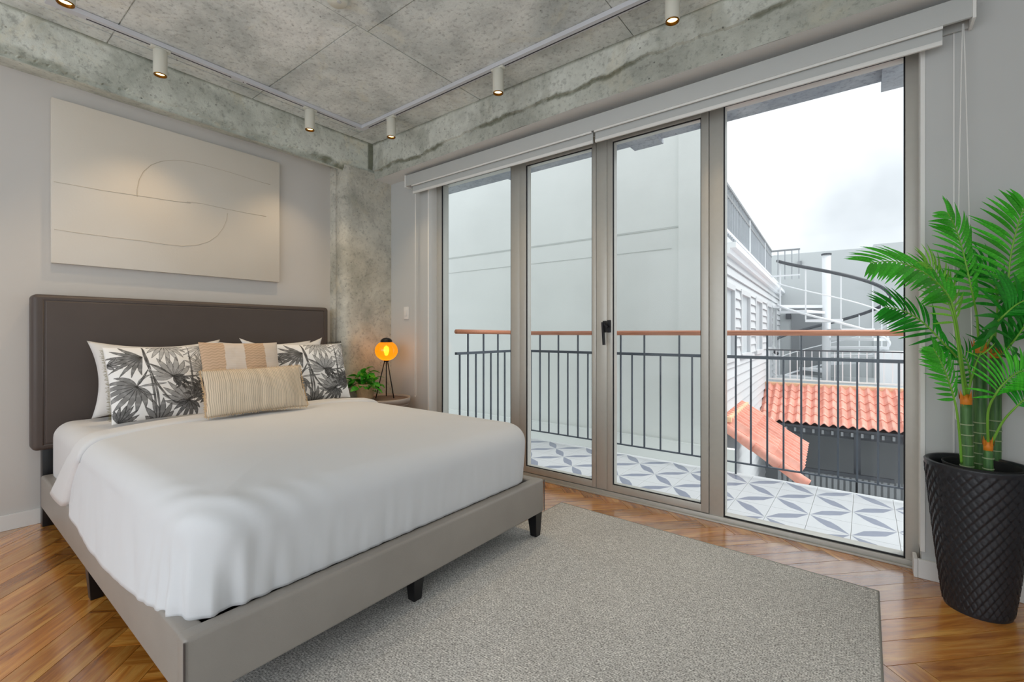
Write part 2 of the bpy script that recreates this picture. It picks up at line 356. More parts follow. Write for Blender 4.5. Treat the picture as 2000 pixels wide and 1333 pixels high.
# beam along the headboard wall
def zA(y): return np.interp(y, [-5.2, -2.6, -.74, -.295], [2.61, 2.607, 2.572, 2.55])
def PA(u, v_):
    y = RY - .05 + u * (-.05 - RY + .05); z0 = float(zA(y)); z = z0 + v_ * (2.9 - z0)
    x = .2 + .006 * nzv(y, z, 1, 3.5)
    rag = .035 + .035 * nzv(y, 0, 3, 2.2) + .012 * nzv(y, 0, 9, 14)
    if z - z0 < max(.004, rag): x -= .012
    return (x, y, z)
mb = MB(); vv, ff = face_grid(520, 34, PA)
def sst(a, b, x): x = max(0., min(1., (x - a) / (b - a))); return x * x * (3 - 2 * x)
stA = []
for c in vv:
    h = c[2] - float(zA(c[1])); n1 = nzv(c[1], 5, 0, 1.7); n2 = nzv(c[1], c[2], 0, 15)
    m1 = sst(.0, .012, h) * (1 - sst(.01, .05, h - .028 - .03 * n1 - .02 * n2)) * sst(-.25, .25, nzv(c[1], 7, 0, 1.1)) * (.75 + .5 * n2)
    m2 = sst(.012, -.012, -(c[1] + .345)) if False else (1 - sst(-.010, .006, -.345 - c[1])) * sst(2.64, 2.655, c[2] + .008 * n2) * .95
    m3 = .35 * sst(.1, .5, nzv(c[1] * 1.0, c[2] * .35, 9, 5)) * sst(.1, .28, h)
    stA.append(max(0, min(1, max(m1, m2, m3, .75 * (1 - sst(0, .022 + .01 * n2, 2.89 - c[2]))))))  # last term paints corner shade along the ceiling joint
mb.v += vv; mb.f += ff; mb.m += [0] * len(ff)
def put_stain_shade(o, vals):
    a_ = o.data.attributes.new('stain_shade', 'FLOAT', 'POINT'); arr = np.zeros(len(o.data.vertices)); arr[:len(vals)] = vals; a_.data.foreach_set('value', arr)  # one mask for concrete stains plus the painted shade under the ceiling
for k in range(30):   # underside
    y0 = RY - .05 + k * (-RY) / 30; y1 = y0 + (-RY) / 30
    mb.add([(.2, y0, float(zA(y0))), (.2, y1, float(zA(y1))), (0, y1, 2.634), (0, y0, 2.634)], [(0, 1, 2, 3)], 2)
    mb.add([(0, y0, 2.634), (0, y1, 2.634), (-.15, y1, 2.634), (-.15, y0, 2.634)], [(0, 1, 2, 3)], 2)
mb.add([(-.15, RY, 2.634), (-.15, 0, 2.634), (-.15, 0, 2.9), (-.15, RY, 2.9), (.19, RY, 2.9), (.19, 0, 2.9)], [(0, 1, 2, 3), (3, 2, 5, 4)], 0)
bA = mb.build('trim_1', [M['concrete_a'], M['concrete_a'], M['concrete_a']], smooth=False, fixn=False); put_stain_shade(bA, stA)
tag(bA, 'rough concrete beam above the headboard wall with a stained ragged lower edge', 'beam', kind='structure')
# beam over the window wall
def zB(x): return float(np.interp(x, [.1, .25, 1.2, 2.4, 5.4], [2.56, 2.56, 2.575, 2.592, 2.572]))
def PB(u, v_):
    x = .17 + u * (RX + .05 - .17); z0 = zB(x); z = z0 + v_ * (2.9 - z0)
    y = -.295 + .008 * nzv(x, z, 4, 3)
    rag = .07 + .028 * (x - .2) + .03 * nzv(x, 2, 0, 1.9) + .014 * nzv(x, 3, z, 13)
    if z - z0 < rag: y += .016
    return (x, y, z)
mb = MB(); vv, ff = face_grid(620, 44, PB); stB = []
for c in vv:
    h = c[2] - zB(c[0]); rag = .07 + .028 * (c[0] - .2) + .03 * nzv(c[0], 2, 0, 1.9) + .014 * nzv(c[0], 3, c[2], 13); n2 = nzv(c[0], c[2], 3, 15)
    m1 = (1 - sst(.004, .022 + .02 * max(0, n2), abs(h - rag + .006))) * sst(-.3, .2, nzv(c[0], 1, 4, 2.6)); m2 = .28 * (1 - sst(-.02, .01, h - rag)); m3 = .3 * sst(.1, .5, nzv(c[0], c[2] * .4, 2, 4.5))
    stB.append(max(0, min(1, max(m1 * .9, m2, m3, .7 * (1 - sst(0, .022 + .01 * n2, 2.89 - c[2]))))))  # last term is painted shade where the beam meets the ceiling
mb.v += vv; mb.f += ff; mb.m += [0] * len(ff)
for k in range(24):
    x0 = .17 + k * (RX + .05 - .17) / 24; x1 = x0 + (RX + .05 - .17) / 24
    mb.add([(x0, -.279, zB(x0)), (x1, -.279, zB(x1)), (x1, .12, zB(x1)), (x0, .12, zB(x0))], [(0, 1, 2, 3)], 2)
mb.box(.17, RX + .05, .02, .16, 2.61, 2.9, 2)
bB = mb.build('trim_2', [M['concrete_b'], M['concrete_b'], M['white']], fixn=False); put_stain_shade(bB, stB)
tag(bB, 'raw concrete beam over the glazing with a peeled ragged lower band', 'beam', kind='structure')
# column with a chamfered groove at its edge
poly = [(-.1, -.605), (.05, -.602), (.075, -.582), (.085, -.598), (.16, -.602), (.2, -.585), (.217, -.55), (.217, -.06), (-.1, -.06)]
mb = MB(); NZ = 60
pts = []
for i in range(len(poly)):
    a, b = poly[i], poly[(i + 1) % len(poly)]; n = 14 if i == 6 else (2 if i < 6 else 1)
    pts += [(a[0] + (b[0] - a[0]) * k / n, a[1] + (b[1] - a[1]) * k / n) for k in range(n)]
for j in range(NZ + 1):
    z = 2.62 * j / NZ
    for (x, y) in pts: mb.v.append((x + (.004 * nzv(y, z, x, 5) if x > 0 else 0), y + (.004 * nzv(x, z, 2, 6) if -.61 < y < -.5 else 0), z))
n = len(pts)
for j in range(NZ):
    for k in range(n): mb.f.append((j * n + k, j * n + (k + 1) % n, (j + 1) * n + (k + 1) % n, (j + 1) * n + k)); mb.m.append(0)
cl = mb.build('concrete_column', M['concrete_c'], smooth=True); tag(cl, 'pitted bare concrete column in the corner beside the headboard', 'column', kind='structure')

# window wall pieces
wb = MB().box(.1, .755, WY, .12, 0, 2.62).box(4.068, RX + .1, WY, .12, 0, 2.64).build('wall_back', M['wall_white']); tag(wb, 'white wall either side of the glazed doors', 'wall', kind='structure')
lc = box('wall_seam', 4.172, 4.178, WY - .003, WY, .12, 2.5, M['white'], wb)
bead = box('corner_bead', 4.064, 4.080, WY - .004, .0, .12, 2.5, M['blind_white'], wb); box('corner_bead', .742, .758, WY - .004, .0, .0, 2.45, M['blind_white'], wb)
wr = box('wall_right', RX, RX + .15, RY, .06, 0, 2.9, M['wall_white']); tag(wr, 'plain white side wall right of the photographer', 'wall', kind='structure')
bk = MB().box(0, RX, RY - .12, RY, 0, .35).box(0, RX, RY - .12, RY, 2.55, 2.9).box(0, .5, RY - .12, RY, .35, 2.55).box(5.1, RX, RY - .12, RY, .35, 2.55).build('wall_front', M['wall_white'])  # the wide opening is added so sky light reaches the room
tag(bk, 'unseen wall behind the photographer with a wide opening added to let light in', 'wall', kind='structure')
bs = MB().box(0, .013, RY, -.61, 0, .088).build('baseboard_left', M['white'], bevel=.002); tag(bs, 'white baseboard along the bed wall', 'baseboard', kind='structure')
bs = MB().box(.217, .755, WY - .013, WY, 0, .1).build('baseboard_corner', M['white'], bevel=.002); tag(bs, 'white baseboard left of the glazing behind the side table', 'baseboard', kind='structure')
bs = MB().box(4.055, RX, WY - .016, WY, 0, .085).box(4.040, 4.0545, WY - .016, -.024, 0, .085).build('baseboard_right', M['white'], bevel=.002); tag(bs, 'white baseboard right of the glazing by the planter', 'baseboard', kind='structure')

# ------------------------------------------------------------------ glazing
AL = M['aluminium']
fr = empty('trim_3'); tag(fr, 'champagne aluminium frame and threshold around the glazed doors', 'frame', kind='structure')
def fb(name, x0, x1, y0, y1, z0, z1, m=AL, p=fr): return box(name, x0, x1, y0, y1, z0, z1, m, p, bevel=.0015)
fb('jamb', .757, .822, 0, .09, .034, 2.56); fb('jamb', 4.016, 4.066, 0, .09, .034, 2.56)
fb('mullion', 1.617, 1.702, 0, .09, .034, 2.47); fb('mullion', 3.122, 3.201, 0, .09, .034, 2.47)
fb('head_rail', .757, 4.066, 0, .09, 2.462, 2.57); fb('threshold', .757, 4.05, -.006, .10, 0, .034); fb('threshold_lip', .80, 4.05, -.022, -.006, 0, .01)
def window(name, x0, x1, z0, z1, label):
    w_ = empty(name, ((x0 + x1) / 2, .04, z0)); tag(w_, label, 'window', kind='structure'); ox, oz = (x0 + x1) / 2, z0
    g = MB()
    for a in ((x0, x0 + .006, z0, z1), (x1 - .006, x1, z0, z1), (x0, x1, z0, z0 + .006), (x0, x1, z1 - .006, z1)): g.box(a[0] - ox, a[1] - ox, -.036, -.026, a[2] - oz, a[3] - oz)
    g.build('gasket', M['gasket'], w_)
    MB().box(x0 - ox + .002, x1 - ox - .002, -.026, -.020, .002, z1 - z0 - .002).build('pane', M['glass'], w_); return w_
window('window_1', .822, 1.617, .036, 2.462, 'tall fixed glass pane left of the double doors')
window('window_2', 3.201, 4.016, .036, 2.462, 'wide fixed glass pane right of the double doors')
def leaf(name, x0, x1, gx0, gx1, label, handle=False):
    d = empty(name, (x0, .03, .04)); tag(d, label, 'door', kind='structure')
    Z0, Z1, g0, g1 = 0, 2.415, .045, 2.388
    def b(nm, a0, a1, c0, c1): return box(nm, a0 - x0, a1 - x0, -.036, .035, c0, c1, AL, d, bevel=.0015)
    b('stile', x0, gx0, Z0, Z1); b('stile', gx1, x1, Z0, Z1); b('bottom_rail', gx0, gx1, Z0, g0); b('top_rail', gx0, gx1, g1, Z1)
    g = MB(); e = .005
    for a in ((gx0, gx0 + e, g0, g1), (gx1 - e, gx1, g0, g1), (gx0, gx1, g0, g0 + e), (gx0, gx1, g1 - e, g1)): g.box(a[0] - x0, a[1] - x0, -.030, -.020, a[2], a[3])
    g.build('gasket', M['gasket'], d)
    MB().box(gx0 + .001 - x0, gx1 - .001 - x0, -.020, -.014, g0 + .001, g1 - .001).build('pane', M['glass'], d)
    if handle:
        h = MB().box(.004, .030, -.046, -.036, 1.085, 1.17).box(-.03, -.002, -.046, -.036, 1.085, 1.165)
        h.build('handle_plate', M['black_metal'], d, bevel=.003)
        MB().tube([(-.012, -.05, 1.145), (-.012, -.075, 1.145)], .009).bar((-.014, -.075, 1.155), (-.002, -.08, 1.0), .014, .018).bar((-.014, -.07, 1.15), (.02, -.07, 1.12), .012, .012).build('lever', M['black_metal'], d)
    return d
leaf('door_1', 1.706, 2.372, 1.768, 2.341, 'left glazed door leaf')
leaf('door_2', 2.457, 3.119, 2.497, 3.076, 'right glazed door leaf with the black lever handle', True)
# fixed astragal between the leaves
fb('meeting_post', 2.375, 2.454, -.004, .06, .04, 2.455)

# ------------------------------------------------------------------ roller blind
bl = empty('roller_blind', (2.4, -.15, 2.45)); tag(bl, 'long grey-white roller blind cassette with two rolled-up shades above the glazing', 'blind')
def bb(nm, x0, x1, y0, y1, z0, z1, m, bev=.002): return box(nm, x0 - 2.4, x1 - 2.4, y0 + .15, y1 + .15, z0 - 2.45, z1 - 2.45, m, bl, bevel=bev)
bb('cassette', .565, 4.22, -.2, -.185, 2.45, 2.547, M['blind']); bb('cassette_back', .565, 4.22, -.11, -.098, 2.45, 2.547, M['blind']); bb('cassette_top', .565, 4.22, -.185, -.11, 2.539, 2.547, M['blind'])
bb('end_cap', .553, .565, -.204, -.096, 2.442, 2.551, M['blind_white']); bb('end_cap', 4.22, 4.232, -.204, -.096, 2.442, 2.551, M['blind_white'])
for x0, x1 in ((.64, 2.437), (2.455, 4.13)):
    s = bb('shade', x0, x1, -.176, -.173, 2.395, 2.45, M['blind'], 0)
    bb('hem_bar', x0, x1, -.181, -.168, 2.376, 2.396, M['blind_white']); bb('face_strip', x0, x1, -.198, -.19, 2.438, 2.45, M['blind_white'], .001)
    r = MB().tube([(x0 - 2.4, 0, .045), (x1 - 2.4, 0, .045)], .022, 14).build('roller', M['blind'], bl, smooth=True)
def cord(x, ztop, zbot, spread, label):
    pts = []
    for i in range(15): pts.append((x - spread * (i / 14) ** .8, -.16, ztop + (zbot - ztop) * i / 14))
    for i in range(5): a = PI * i / 4; pts.append((x + (-spread * math.cos(a)), -.16, zbot - .012 * math.sin(a)))
    for i in range(15): k = 1 - i / 14; pts.append((x + spread * 1.4 * k ** .8 + .003, -.16, ztop + (zbot - ztop) * k))
    o = MB().tube(pts, .0022, 6).build('blind_cord', M['blind_white'], smooth=True); tag(o, label, 'cord'); 
    return o
cord(.65, 2.45, .56, .006, 'white looped blind cord hanging at the left end of the cassette')
cord(4.195, 2.45, .75, .022, 'white looped blind cord hanging at the right end behind the palm')
sw = empty('light_switch', (.448, WY, 1.31)); tag(sw, 'white rectangular wall switch beside the left blind cord', 'switch')
box('plate', -.035, .035, -.008, 0, -.058, .058, M['white'], sw, .002); box('rocker', -.016, .016, -.012, -.008, -.03, .03, M['white'], sw, .002)

# ------------------------------------------------------------------ track lights
tz = 2.862
tk = empty('light_track', (.455, -.575, tz)); tag(tk, 'white rectangular ceiling track with dark power slots', 'track')
def tr(nm, x0, x1, y0, y1, z0, z1, m): return box(nm, x0 - .455, x1 - .455, y0 + .575, y1 + .575, z0 - tz, z1 - tz, m, tk)
X0, X1, Y0, Y1, tw = .455, 3.9, -2.47, -.575, .021
tr('track_rail', X0 - tw, X0 + tw, Y0 - tw, Y1 + tw, tz, 2.889, M['track']); tr('track_rail', X0 + tw, X1, Y1 - tw, Y1 + tw, tz, 2.889, M['track'])
tr('track_rail', X0 + tw, X1, Y0 - tw, Y0 + tw, tz, 2.889, M['track']); tr('track_rail', X1, X1 + 2 * tw, Y0 - tw, Y1 + tw, tz, 2.889, M['track'])
for a, b in ((Y0 + .14, -1.6), (-1.5, Y1 - .06)): tr('power_slot', X0 - .012, X0 - .004, a, b, tz - .0012, tz, M['slot'])
for a, b in ((X0 + .08, 3.8),): tr('power_slot', a, b, Y1 + .004, Y1 + .012, tz - .0012, tz, M['slot']); tr('power_slot', a, b, Y0 - .004, Y0 + .004, tz - .0012, tz, M['slot'])
for y in (-1.6, -1.52): tr('joint_screw', X0 - .012, X0 - .006, y - .003, y + .003, tz - .002, tz, M['slot'])
def spot(x, y, label, along='y'):
    s = empty('track_spotlight', (x, y, tz)); tag(s, label, 'spotlight', 'cylindrical spotlights on the ceiling track')
    w_, l_ = (.017, .05) if along == 'y' else (.05, .017)
    box('adapter', -w_, w_, -l_, l_, -.016, -.001, M['spot'], s, .003)
    c = MB().lathe([(0, -.018), (.034, -.018), (.036, -.022), (.036, -.16), (.033, -.166), (.03, -.16), (.03, -.12)], n=28).build('lamp_housing', M['spot'], s, smooth=True)
    MB().lathe([(.0335, -.1625), (.0335, -.169), (.028, -.169), (.0265, -.13)], n=28).build('brass_ring', M['brass'], s, smooth=True)
    MB().lathe([(0, -.150), (.018, -.151), (.0265, -.155)], n=20).build('bulb', M['bulb'], s)
    lt = light('spot_glow', 'SPOT', (0, 0, -.172), (0, 0, 0), 13, (1, .72, .42), spot_size=math.radians(95), spot_blend=.8, shadow_soft_size=.02); lt.parent = s
    return s
spot(.455, -1.995, 'white cylinder spotlight above the middle of the painting'); spot(.455, -1.044, 'white cylinder spotlight on the left track nearest the corner column')
spot(.845, -.575, 'white cylinder spotlight first right of the track corner', 'x'); spot(1.956, -.575, 'white cylinder spotlight in the middle of the track along the window beam', 'x')
spot(3.092, -.575, 'white cylinder spotlight at the top edge, near the centre of the glazing', 'x'); spot(.839, -2.47, 'brass-ringed spotlight at the far upper left by the track end', 'x')
sd = empty('smoke_detector', (1.665, -1.555, 2.889)); tag(sd, 'round white smoke detector on the concrete ceiling', 'smoke detector')
MB().lathe([(.055, 0), (.055, -.02), (.045, -.034), (0, -.036)], n=32).build('housing', M['spot'], sd, smooth=True); MB().lathe([(.012, -.036), (.011, -.039), (0, -.039)], c=(.02, 0, 0), n=12).build('sensor', M['blind'], sd)

# ------------------------------------------------------------------ painting
pt = empty('painting', (.004, -1.745, 1.54)); tag(pt, 'large cream textured canvas with thin raised arc lines above the headboard', 'painting')
py0, py1 = -2.415 + 1.745, -1.077 + 1.745; ph = .984
MB().box(0, .036, py0, py1, 0, ph).build('canvas', M['canvas'], pt, bevel=.003, smooth=True)
def pimg(px, py):  # photo point on the canvas face
    d = FW + RT * ((px - 1000) / 897.) + Vector((0, 0, -(py - 651.3) / 897.)); p = CAM + d * ((.041 - CAM.x) / d.x); return (.0372, p.y + 1.745, p.z - 1.54)
lines = [[(105, 355), (140, 361), (200, 372), (268, 382), (340, 393), (372, 397)],
         [(268, 384), (267, 371), (271, 352), (280, 335), (295, 322), (315, 315), (340, 313), (365, 315), (400, 323), (450, 337), (500, 353), (528, 361)],
         [(365, 394), (395, 398), (440, 408), (480, 416), (520, 423)],
         [(444, 417), (443, 430), (436, 445), (425, 460), (408, 472), (385, 479), (355, 481), (320, 477), (280, 471), (220, 464), (150, 455), (106, 448)]]
for l_ in lines: MB().tube([pimg(*p) for p in l_], .0017, 6).build('raised_line', M['canvas_line'], pt, smooth=True)

# ------------------------------------------------------------------ rug
rg = empty('area_rug', (3.07, -1.8, 0)); tag(rg, 'large flat grey woven rug under the foot of the bed', 'rug')
q = [(2.281 - 3.07, -.314 + 1.8), (3.908 - 3.07, -.37 + 1.8), (3.906 - 3.07, -3.4 + 1.8), (2.2 - 3.07, -3.4 + 1.8)]
MB().prism(q, .0005, .007).build('rug_field', M['rug'], rg)
def ins(p, k=.992): return (p[0] * k, p[1] * k)
mb = MB()
for i in range(4): a, b = q[i], q[(i + 1) % 4]; mb.tube([(a[0], a[1], .0045), (b[0], b[1], .0045)], .0042, 8)
mb.build('binding', M['rug_edge'], rg, smooth=True)

# ------------------------------------------------------------------ bed
bd = empty('bed', (1.3, -1.63, 0)); tag(bd, 'low platform bed upholstered in taupe faux leather with a tall brown headboard', 'bed')
BX, BY = 1.3, -1.63
def rbox(x0, x1, y0, y1, z0, z1, r, seg=4):
    bm = bmesh.new(); bmesh.ops.create_cube(bm, size=1)
    for v_ in bm.verts: v_.co = (x0 + (v_.co.x + .5) * (x1 - x0), y0 + (v_.co.y + .5) * (y1 - y0), z0 + (v_.co.z + .5) * (z1 - z0))
    bmesh.ops.bevel(bm, geom=list(bm.edges), offset=r, segments=seg, affect='EDGES', profile=.5); return bm
def bmo(name, bm, m, parent, loc=None):
    me = bpy.data.meshes.new(name); bm.to_mesh(me); bm.free(); me.materials.append(m); me.polygons.foreach_set('use_smooth', [True] * len(me.polygons))
    o = bpy.data.objects.new(name, me); C.objects.link(o); o.parent = parent
    if loc: o.location = loc
    return o
bmo('side_rail', rbox(.17 - BX, 2.45 - BX, -2.475 - BY, -2.415 - BY, .135, .315, .012), M['leather'], bd)
bmo('side_rail', rbox(.17 - BX, 2.45 - BX, -.85 - BY, -.79 - BY, .135, .315, .012), M['leather'], bd)
bmo('foot_rail', rbox(2.395 - BX, 2.457 - BX, -2.478 - BY, -.787 - BY, .134, .316, .013), M['leather'], bd)
MB().box(.17 - BX, 2.395 - BX, -2.415 - BY, -.85 - BY, .2, .235).build('slat_base', M['black'], bd)
for y in (-2.478, -.787): MB().tube([(2.4575 - BX, y - BY, .14), (2.4575 - BX, y - BY, .31)], .003, 6).build('piping', M['leather_dark'], bd)
def leg(x, y, tx, ty):
    a, b = .03, .02; z0, z1 = .0075 if x > 2.2 else .0008, .137; v_ = [(x + tx - b - BX, y + ty - b - BY, z0), (x + tx + b - BX, y + ty - b - BY, z0), (x + tx + b - BX, y + ty + b - BY, z0), (x + tx - b - BX, y + ty + b - BY, z0),
        (x - a - BX, y - a - BY, z1), (x + a - BX, y - a - BY, z1), (x + a - BX, y + a - BY, z1), (x - a - BX, y + a - BY, z1)]
    MB().add(v_, [(3, 2, 1, 0), (4, 5, 6, 7), (0, 1, 5, 4), (1, 2, 6, 5), (2, 3, 7, 6), (3, 0, 4, 7)]).build('leg', M['black'], bd, bevel=.002)
leg(2.42, -.825, .005, 0); leg(2.37, -1.63, 0, 0); leg(2.42, -2.44, .005, 0); leg(1.28, -2.44, 0, 0); leg(1.28, -.825, 0, 0); leg(1.28, -1.63, 0, 0)
# headboard
hb = bmo('headboard', rbox(.004 - BX, .125 - BX, -2.505 - BY, -.69 - BY, .445, 1.345, .026, 5), M['leather_dark'], bd)
pn = bmo('headboard_panel', rbox(.09 - BX, .131 - BX, -2.452 - BY, -.738 - BY, .482, 1.308, .007, 4), M['leather_dark'], bd)
mb = MB(); z0, z1, y0, y1 = .474, 1.316, -2.460 - BY, -.730 - BY
for a, b in (((y0, z0), (y0, z1)), ((y0, z1), (y1, z1)), ((y1, z1), (y1, z0)), ((y1, z0), (y0, z0))): mb.tube([(.1245 - BX, a[0], a[1]), (.1245 - BX, b[0], b[1])], .0035, 6)
mb.build('welt', M['leather_dark'], bd, smooth=True)
for y in (-2.43, -.76): box('headboard_leg', .035 - BX, .105 - BX, y - .03 - BY, y + .05 - BY, .001, .47, M['black'], bd, .002)

# mattress with fitted sheet
mt = empty('mattress', (1.25, -1.63, .24)); tag(mt, 'thick mattress in a white fitted sheet, showing beside the headboard', 'mattress')
bmo('fitted_sheet', rbox(.145 - 1.25, 2.30 - 1.25, -2.432 + 1.63, -.84 + 1.63, 0, .372, .085, 8), M['sheet'], mt)
# duvet: rings from the hem up and over to the bed's centre line
def duvet_mesh():
    xh, xf, yl, yr, rc = .89, 2.425, -2.452, -.818, .15
    path = []
    def ar(cx, cy, a0, a1, n):
        for i in range(n + 1): a = a0 + (a1 - a0) * i / n; path.append((cx + rc * math.cos(a), cy + rc * math.sin(a), math.cos(a), math.sin(a)))
    n1 = 110
    for i in range(n1): path.append((xh + (xf - rc - xh) * i / n1, yl, 0, -1))
    ar(xf - rc, yl + rc, -PI / 2, 0, 24)
    for i in range(1, n1): path.append((xf, yl + rc + (yr - yl - 2 * rc) * i / n1, 1, 0))
    ar(xf - rc, yr - rc, 0, PI / 2, 24)
    for i in range(1, n1 + 1): path.append((xf - rc - (xf - rc - xh) * i / n1, yr, 0, 1))
    cy = (yl + yr) / 2; NP = len(path); ks = []
    for z in np.linspace(.318, .53, 18): ks.append(('s', z))
    R = .105
    for a in np.linspace(0, PI / 2, 12)[1:]: ks.append(('r', a))
    for t_ in np.linspace(0, 1, 26)[1:]: ks.append(('c', t_))
    verts = []; NK = len(ks)
    for ki, (kd, val) in enumerate(ks):
        for pi_, (x, y, nx, ny) in enumerate(path):
            out = 0; s_arc = pi_ / NP
            foot = nx > .6; left = ny < -.6
            if kd == 's':
                zz = val; hem = (0.53 - zz) / .21
                if ny < -.5:   # left side hangs a little over the rail
                    e = max(0, min(1, (x - .80) / .25)) * max(0, min(1, (2.40 - x) / .3)); zz = .53 - hem * (.53 - (.318 - .045 * e * (.8 + .4 * math.sin(x * 5)))); out = .037 * hem * e
                elif foot: out = -.016 * hem ** 1.5
                else: out = -.03 * hem
                w_ = 0
                q_ = y if foot else x
                env = .5 + .5 * nzv(q_, 1, 0, 1.6)
                if foot: w_ = .0055 * (nzv(q_ * 1.0, zz * .12, 0, 24, 3)) * (.3 + hem) * (.4 + max(0, env))
                else: w_ = .004 * nzv(q_ + zz * .6, zz * .4, 0, 7, 3)
                dc = math.hypot(x - xf, y - yl)
                w_ += .012 * math.sin(dc * 95 + 1) * math.exp(-(dc / .22) ** 2) * hem ** .6
                px_, py_ = x + nx * (out + w_), y + ny * (out + w_)
                verts.append((px_, py_, zz))
            elif kd == 'r':
                a = val; ins_ = R * (1 - math.cos(a)); zz = .53 + R * math.sin(a) * .93
                verts.append((x - nx * ins_, y - ny * ins_, zz))
            else:
                t_ = val; mx = min(max(x - nx * R, xh), xf - (yr - yl) / 2); 
                bx, by = x - nx * R, y - ny * R; tt = t_ ** .9
                X_, Y_ = bx + (mx - bx) * tt, by + (cy - by) * tt
                dd = min(abs(Y_ - yl), abs(yr - Y_), abs(xf - X_))
                dd = min(1, max(0, dd - R) / .42); zz = .53 + R * .93 + .026 * (1 - (1 - dd) ** 3) + .004 * nzv(X_, Y_, 0, 2.4, 2) * t_
                verts.append((X_, Y_, zz))
    out = []
    for (x, y, z) in verts:   # diagonal drag folds at the near foot corner
        dc = math.hypot(x - 2.40, y + 2.43); e = math.exp(-(dc / .33) ** 2); ang = math.atan2(z - .3, (x - 2.40) + (y + 2.43) + .001)
        k = .006 * e * math.sin((y * 1.4 - x * .9 + z * .5) * 42)
        if z > .33 : x += k * .7; y -= k * .4; z += k * .5 * (z > .5)
        out.append((x, y, z))
    f = [(k * NP + i, k * NP + i + 1, (k + 1) * NP + i + 1, (k + 1) * NP + i) for k in range(NK - 1) for i in range(NP - 1)]
    return out, f
dv = empty('duvet', (1.5, -1.63, .32)); tag(dv, 'smooth white duvet tucked over the mattress', 'duvet')
vv, ff = duvet_mesh(); mb = MB(); mb.add([(x - 1.5, y + 1.63, z - .32) for x, y, z in vv], ff)
do = mb.build('duvet_body', M['duvet'], dv, smooth=True)
bm = bmesh.new(); bm.from_mesh(do.data); bmesh.ops.remove_doubles(bm, verts=bm.verts, dist=.0006); bm.to_mesh(do.data); bm.free()
sm = do.modifiers.new('smooth', 'SMOOTH'); sm.factor = .5; sm.iterations = 2
so = do.modifiers.new('thick', 'SOLIDIFY'); so.thickness = .012; so.offset = -1
# turned-back cuff at the head end
CX0, CD0, CX1, CD1 = .87, -.34, 1.05, -.155
def cuff():
    prof = []
    yl, yr, R = -2.462, -.808, .11
    for i in range(9): z = .305 + i * (.53 - .305) / 8; prof.append((yl - .022 * (1 - i / 8), z))
    for i in range(1, 9): a = PI / 2 * i / 8; prof.append((yl + R * (1 - math.cos(a)), .53 + R * .98 * math.sin(a)))
    for i in range(1, 30): t_ = i / 30; y = yl + R + t_ * (yr - yl - 2 * R); prof.append((y, .53 + R * .98 + .024 * (1 - math.exp(-min(y - yl - R, yr - R - y) / .2))))
    for i in range(9): a = PI / 2 * (1 - i / 8); prof.append((yr - R * (1 - math.cos(a)), .53 + R * .98 * math.sin(a)))
    for i in range(1, 9): prof.append((yr + .0, .53 - i * (.53 - .32) / 8))
    v_ = []; NS = 10; n = len(prof)
    for s_ in range(NS + 1):
        tt = s_ / NS
        for (y, z) in prof:
            u = (y - yl) / (yr - yl); side = max(0, (.55 - z) / .25)
            x0 = CX0 + CD0 * side + .015 * math.sin(u * 9); x1 = CX1 + CD1 * side * (1 if y < -1.6 else .4) + .012 * math.sin(u * 7)
            ro_ = .010 * math.sin(PI * min(1, tt * 1.0)) ** .5 * (1 if 0 < s_ < NS else 0)
            lift = -.018 if s_ in (0, NS) else 0
            if z > .55: v_.append((x0 + (x1 - x0) * tt, y, z + ro_ + lift))
            else: v_.append((x0 + (x1 - x0) * tt, y + (-(ro_ + lift) if y < -1.6 else ro_ + lift), z))
    f = [(a * n + i, a * n + i + 1, (a + 1) * n + i + 1, (a + 1) * n + i) for a in range(NS) for i in range(n - 1)]
    return v_, f
vv, ff = cuff(); mb = MB(); mb.add([(x - 1.5, y + 1.63, z - .32) for x, y, z in vv], ff); co_ = mb.build('folded_cuff', M['sheet'], dv, smooth=True)
so = co_.modifiers.new('thick', 'SOLIDIFY'); so.thickness = .008; so.offset = -1

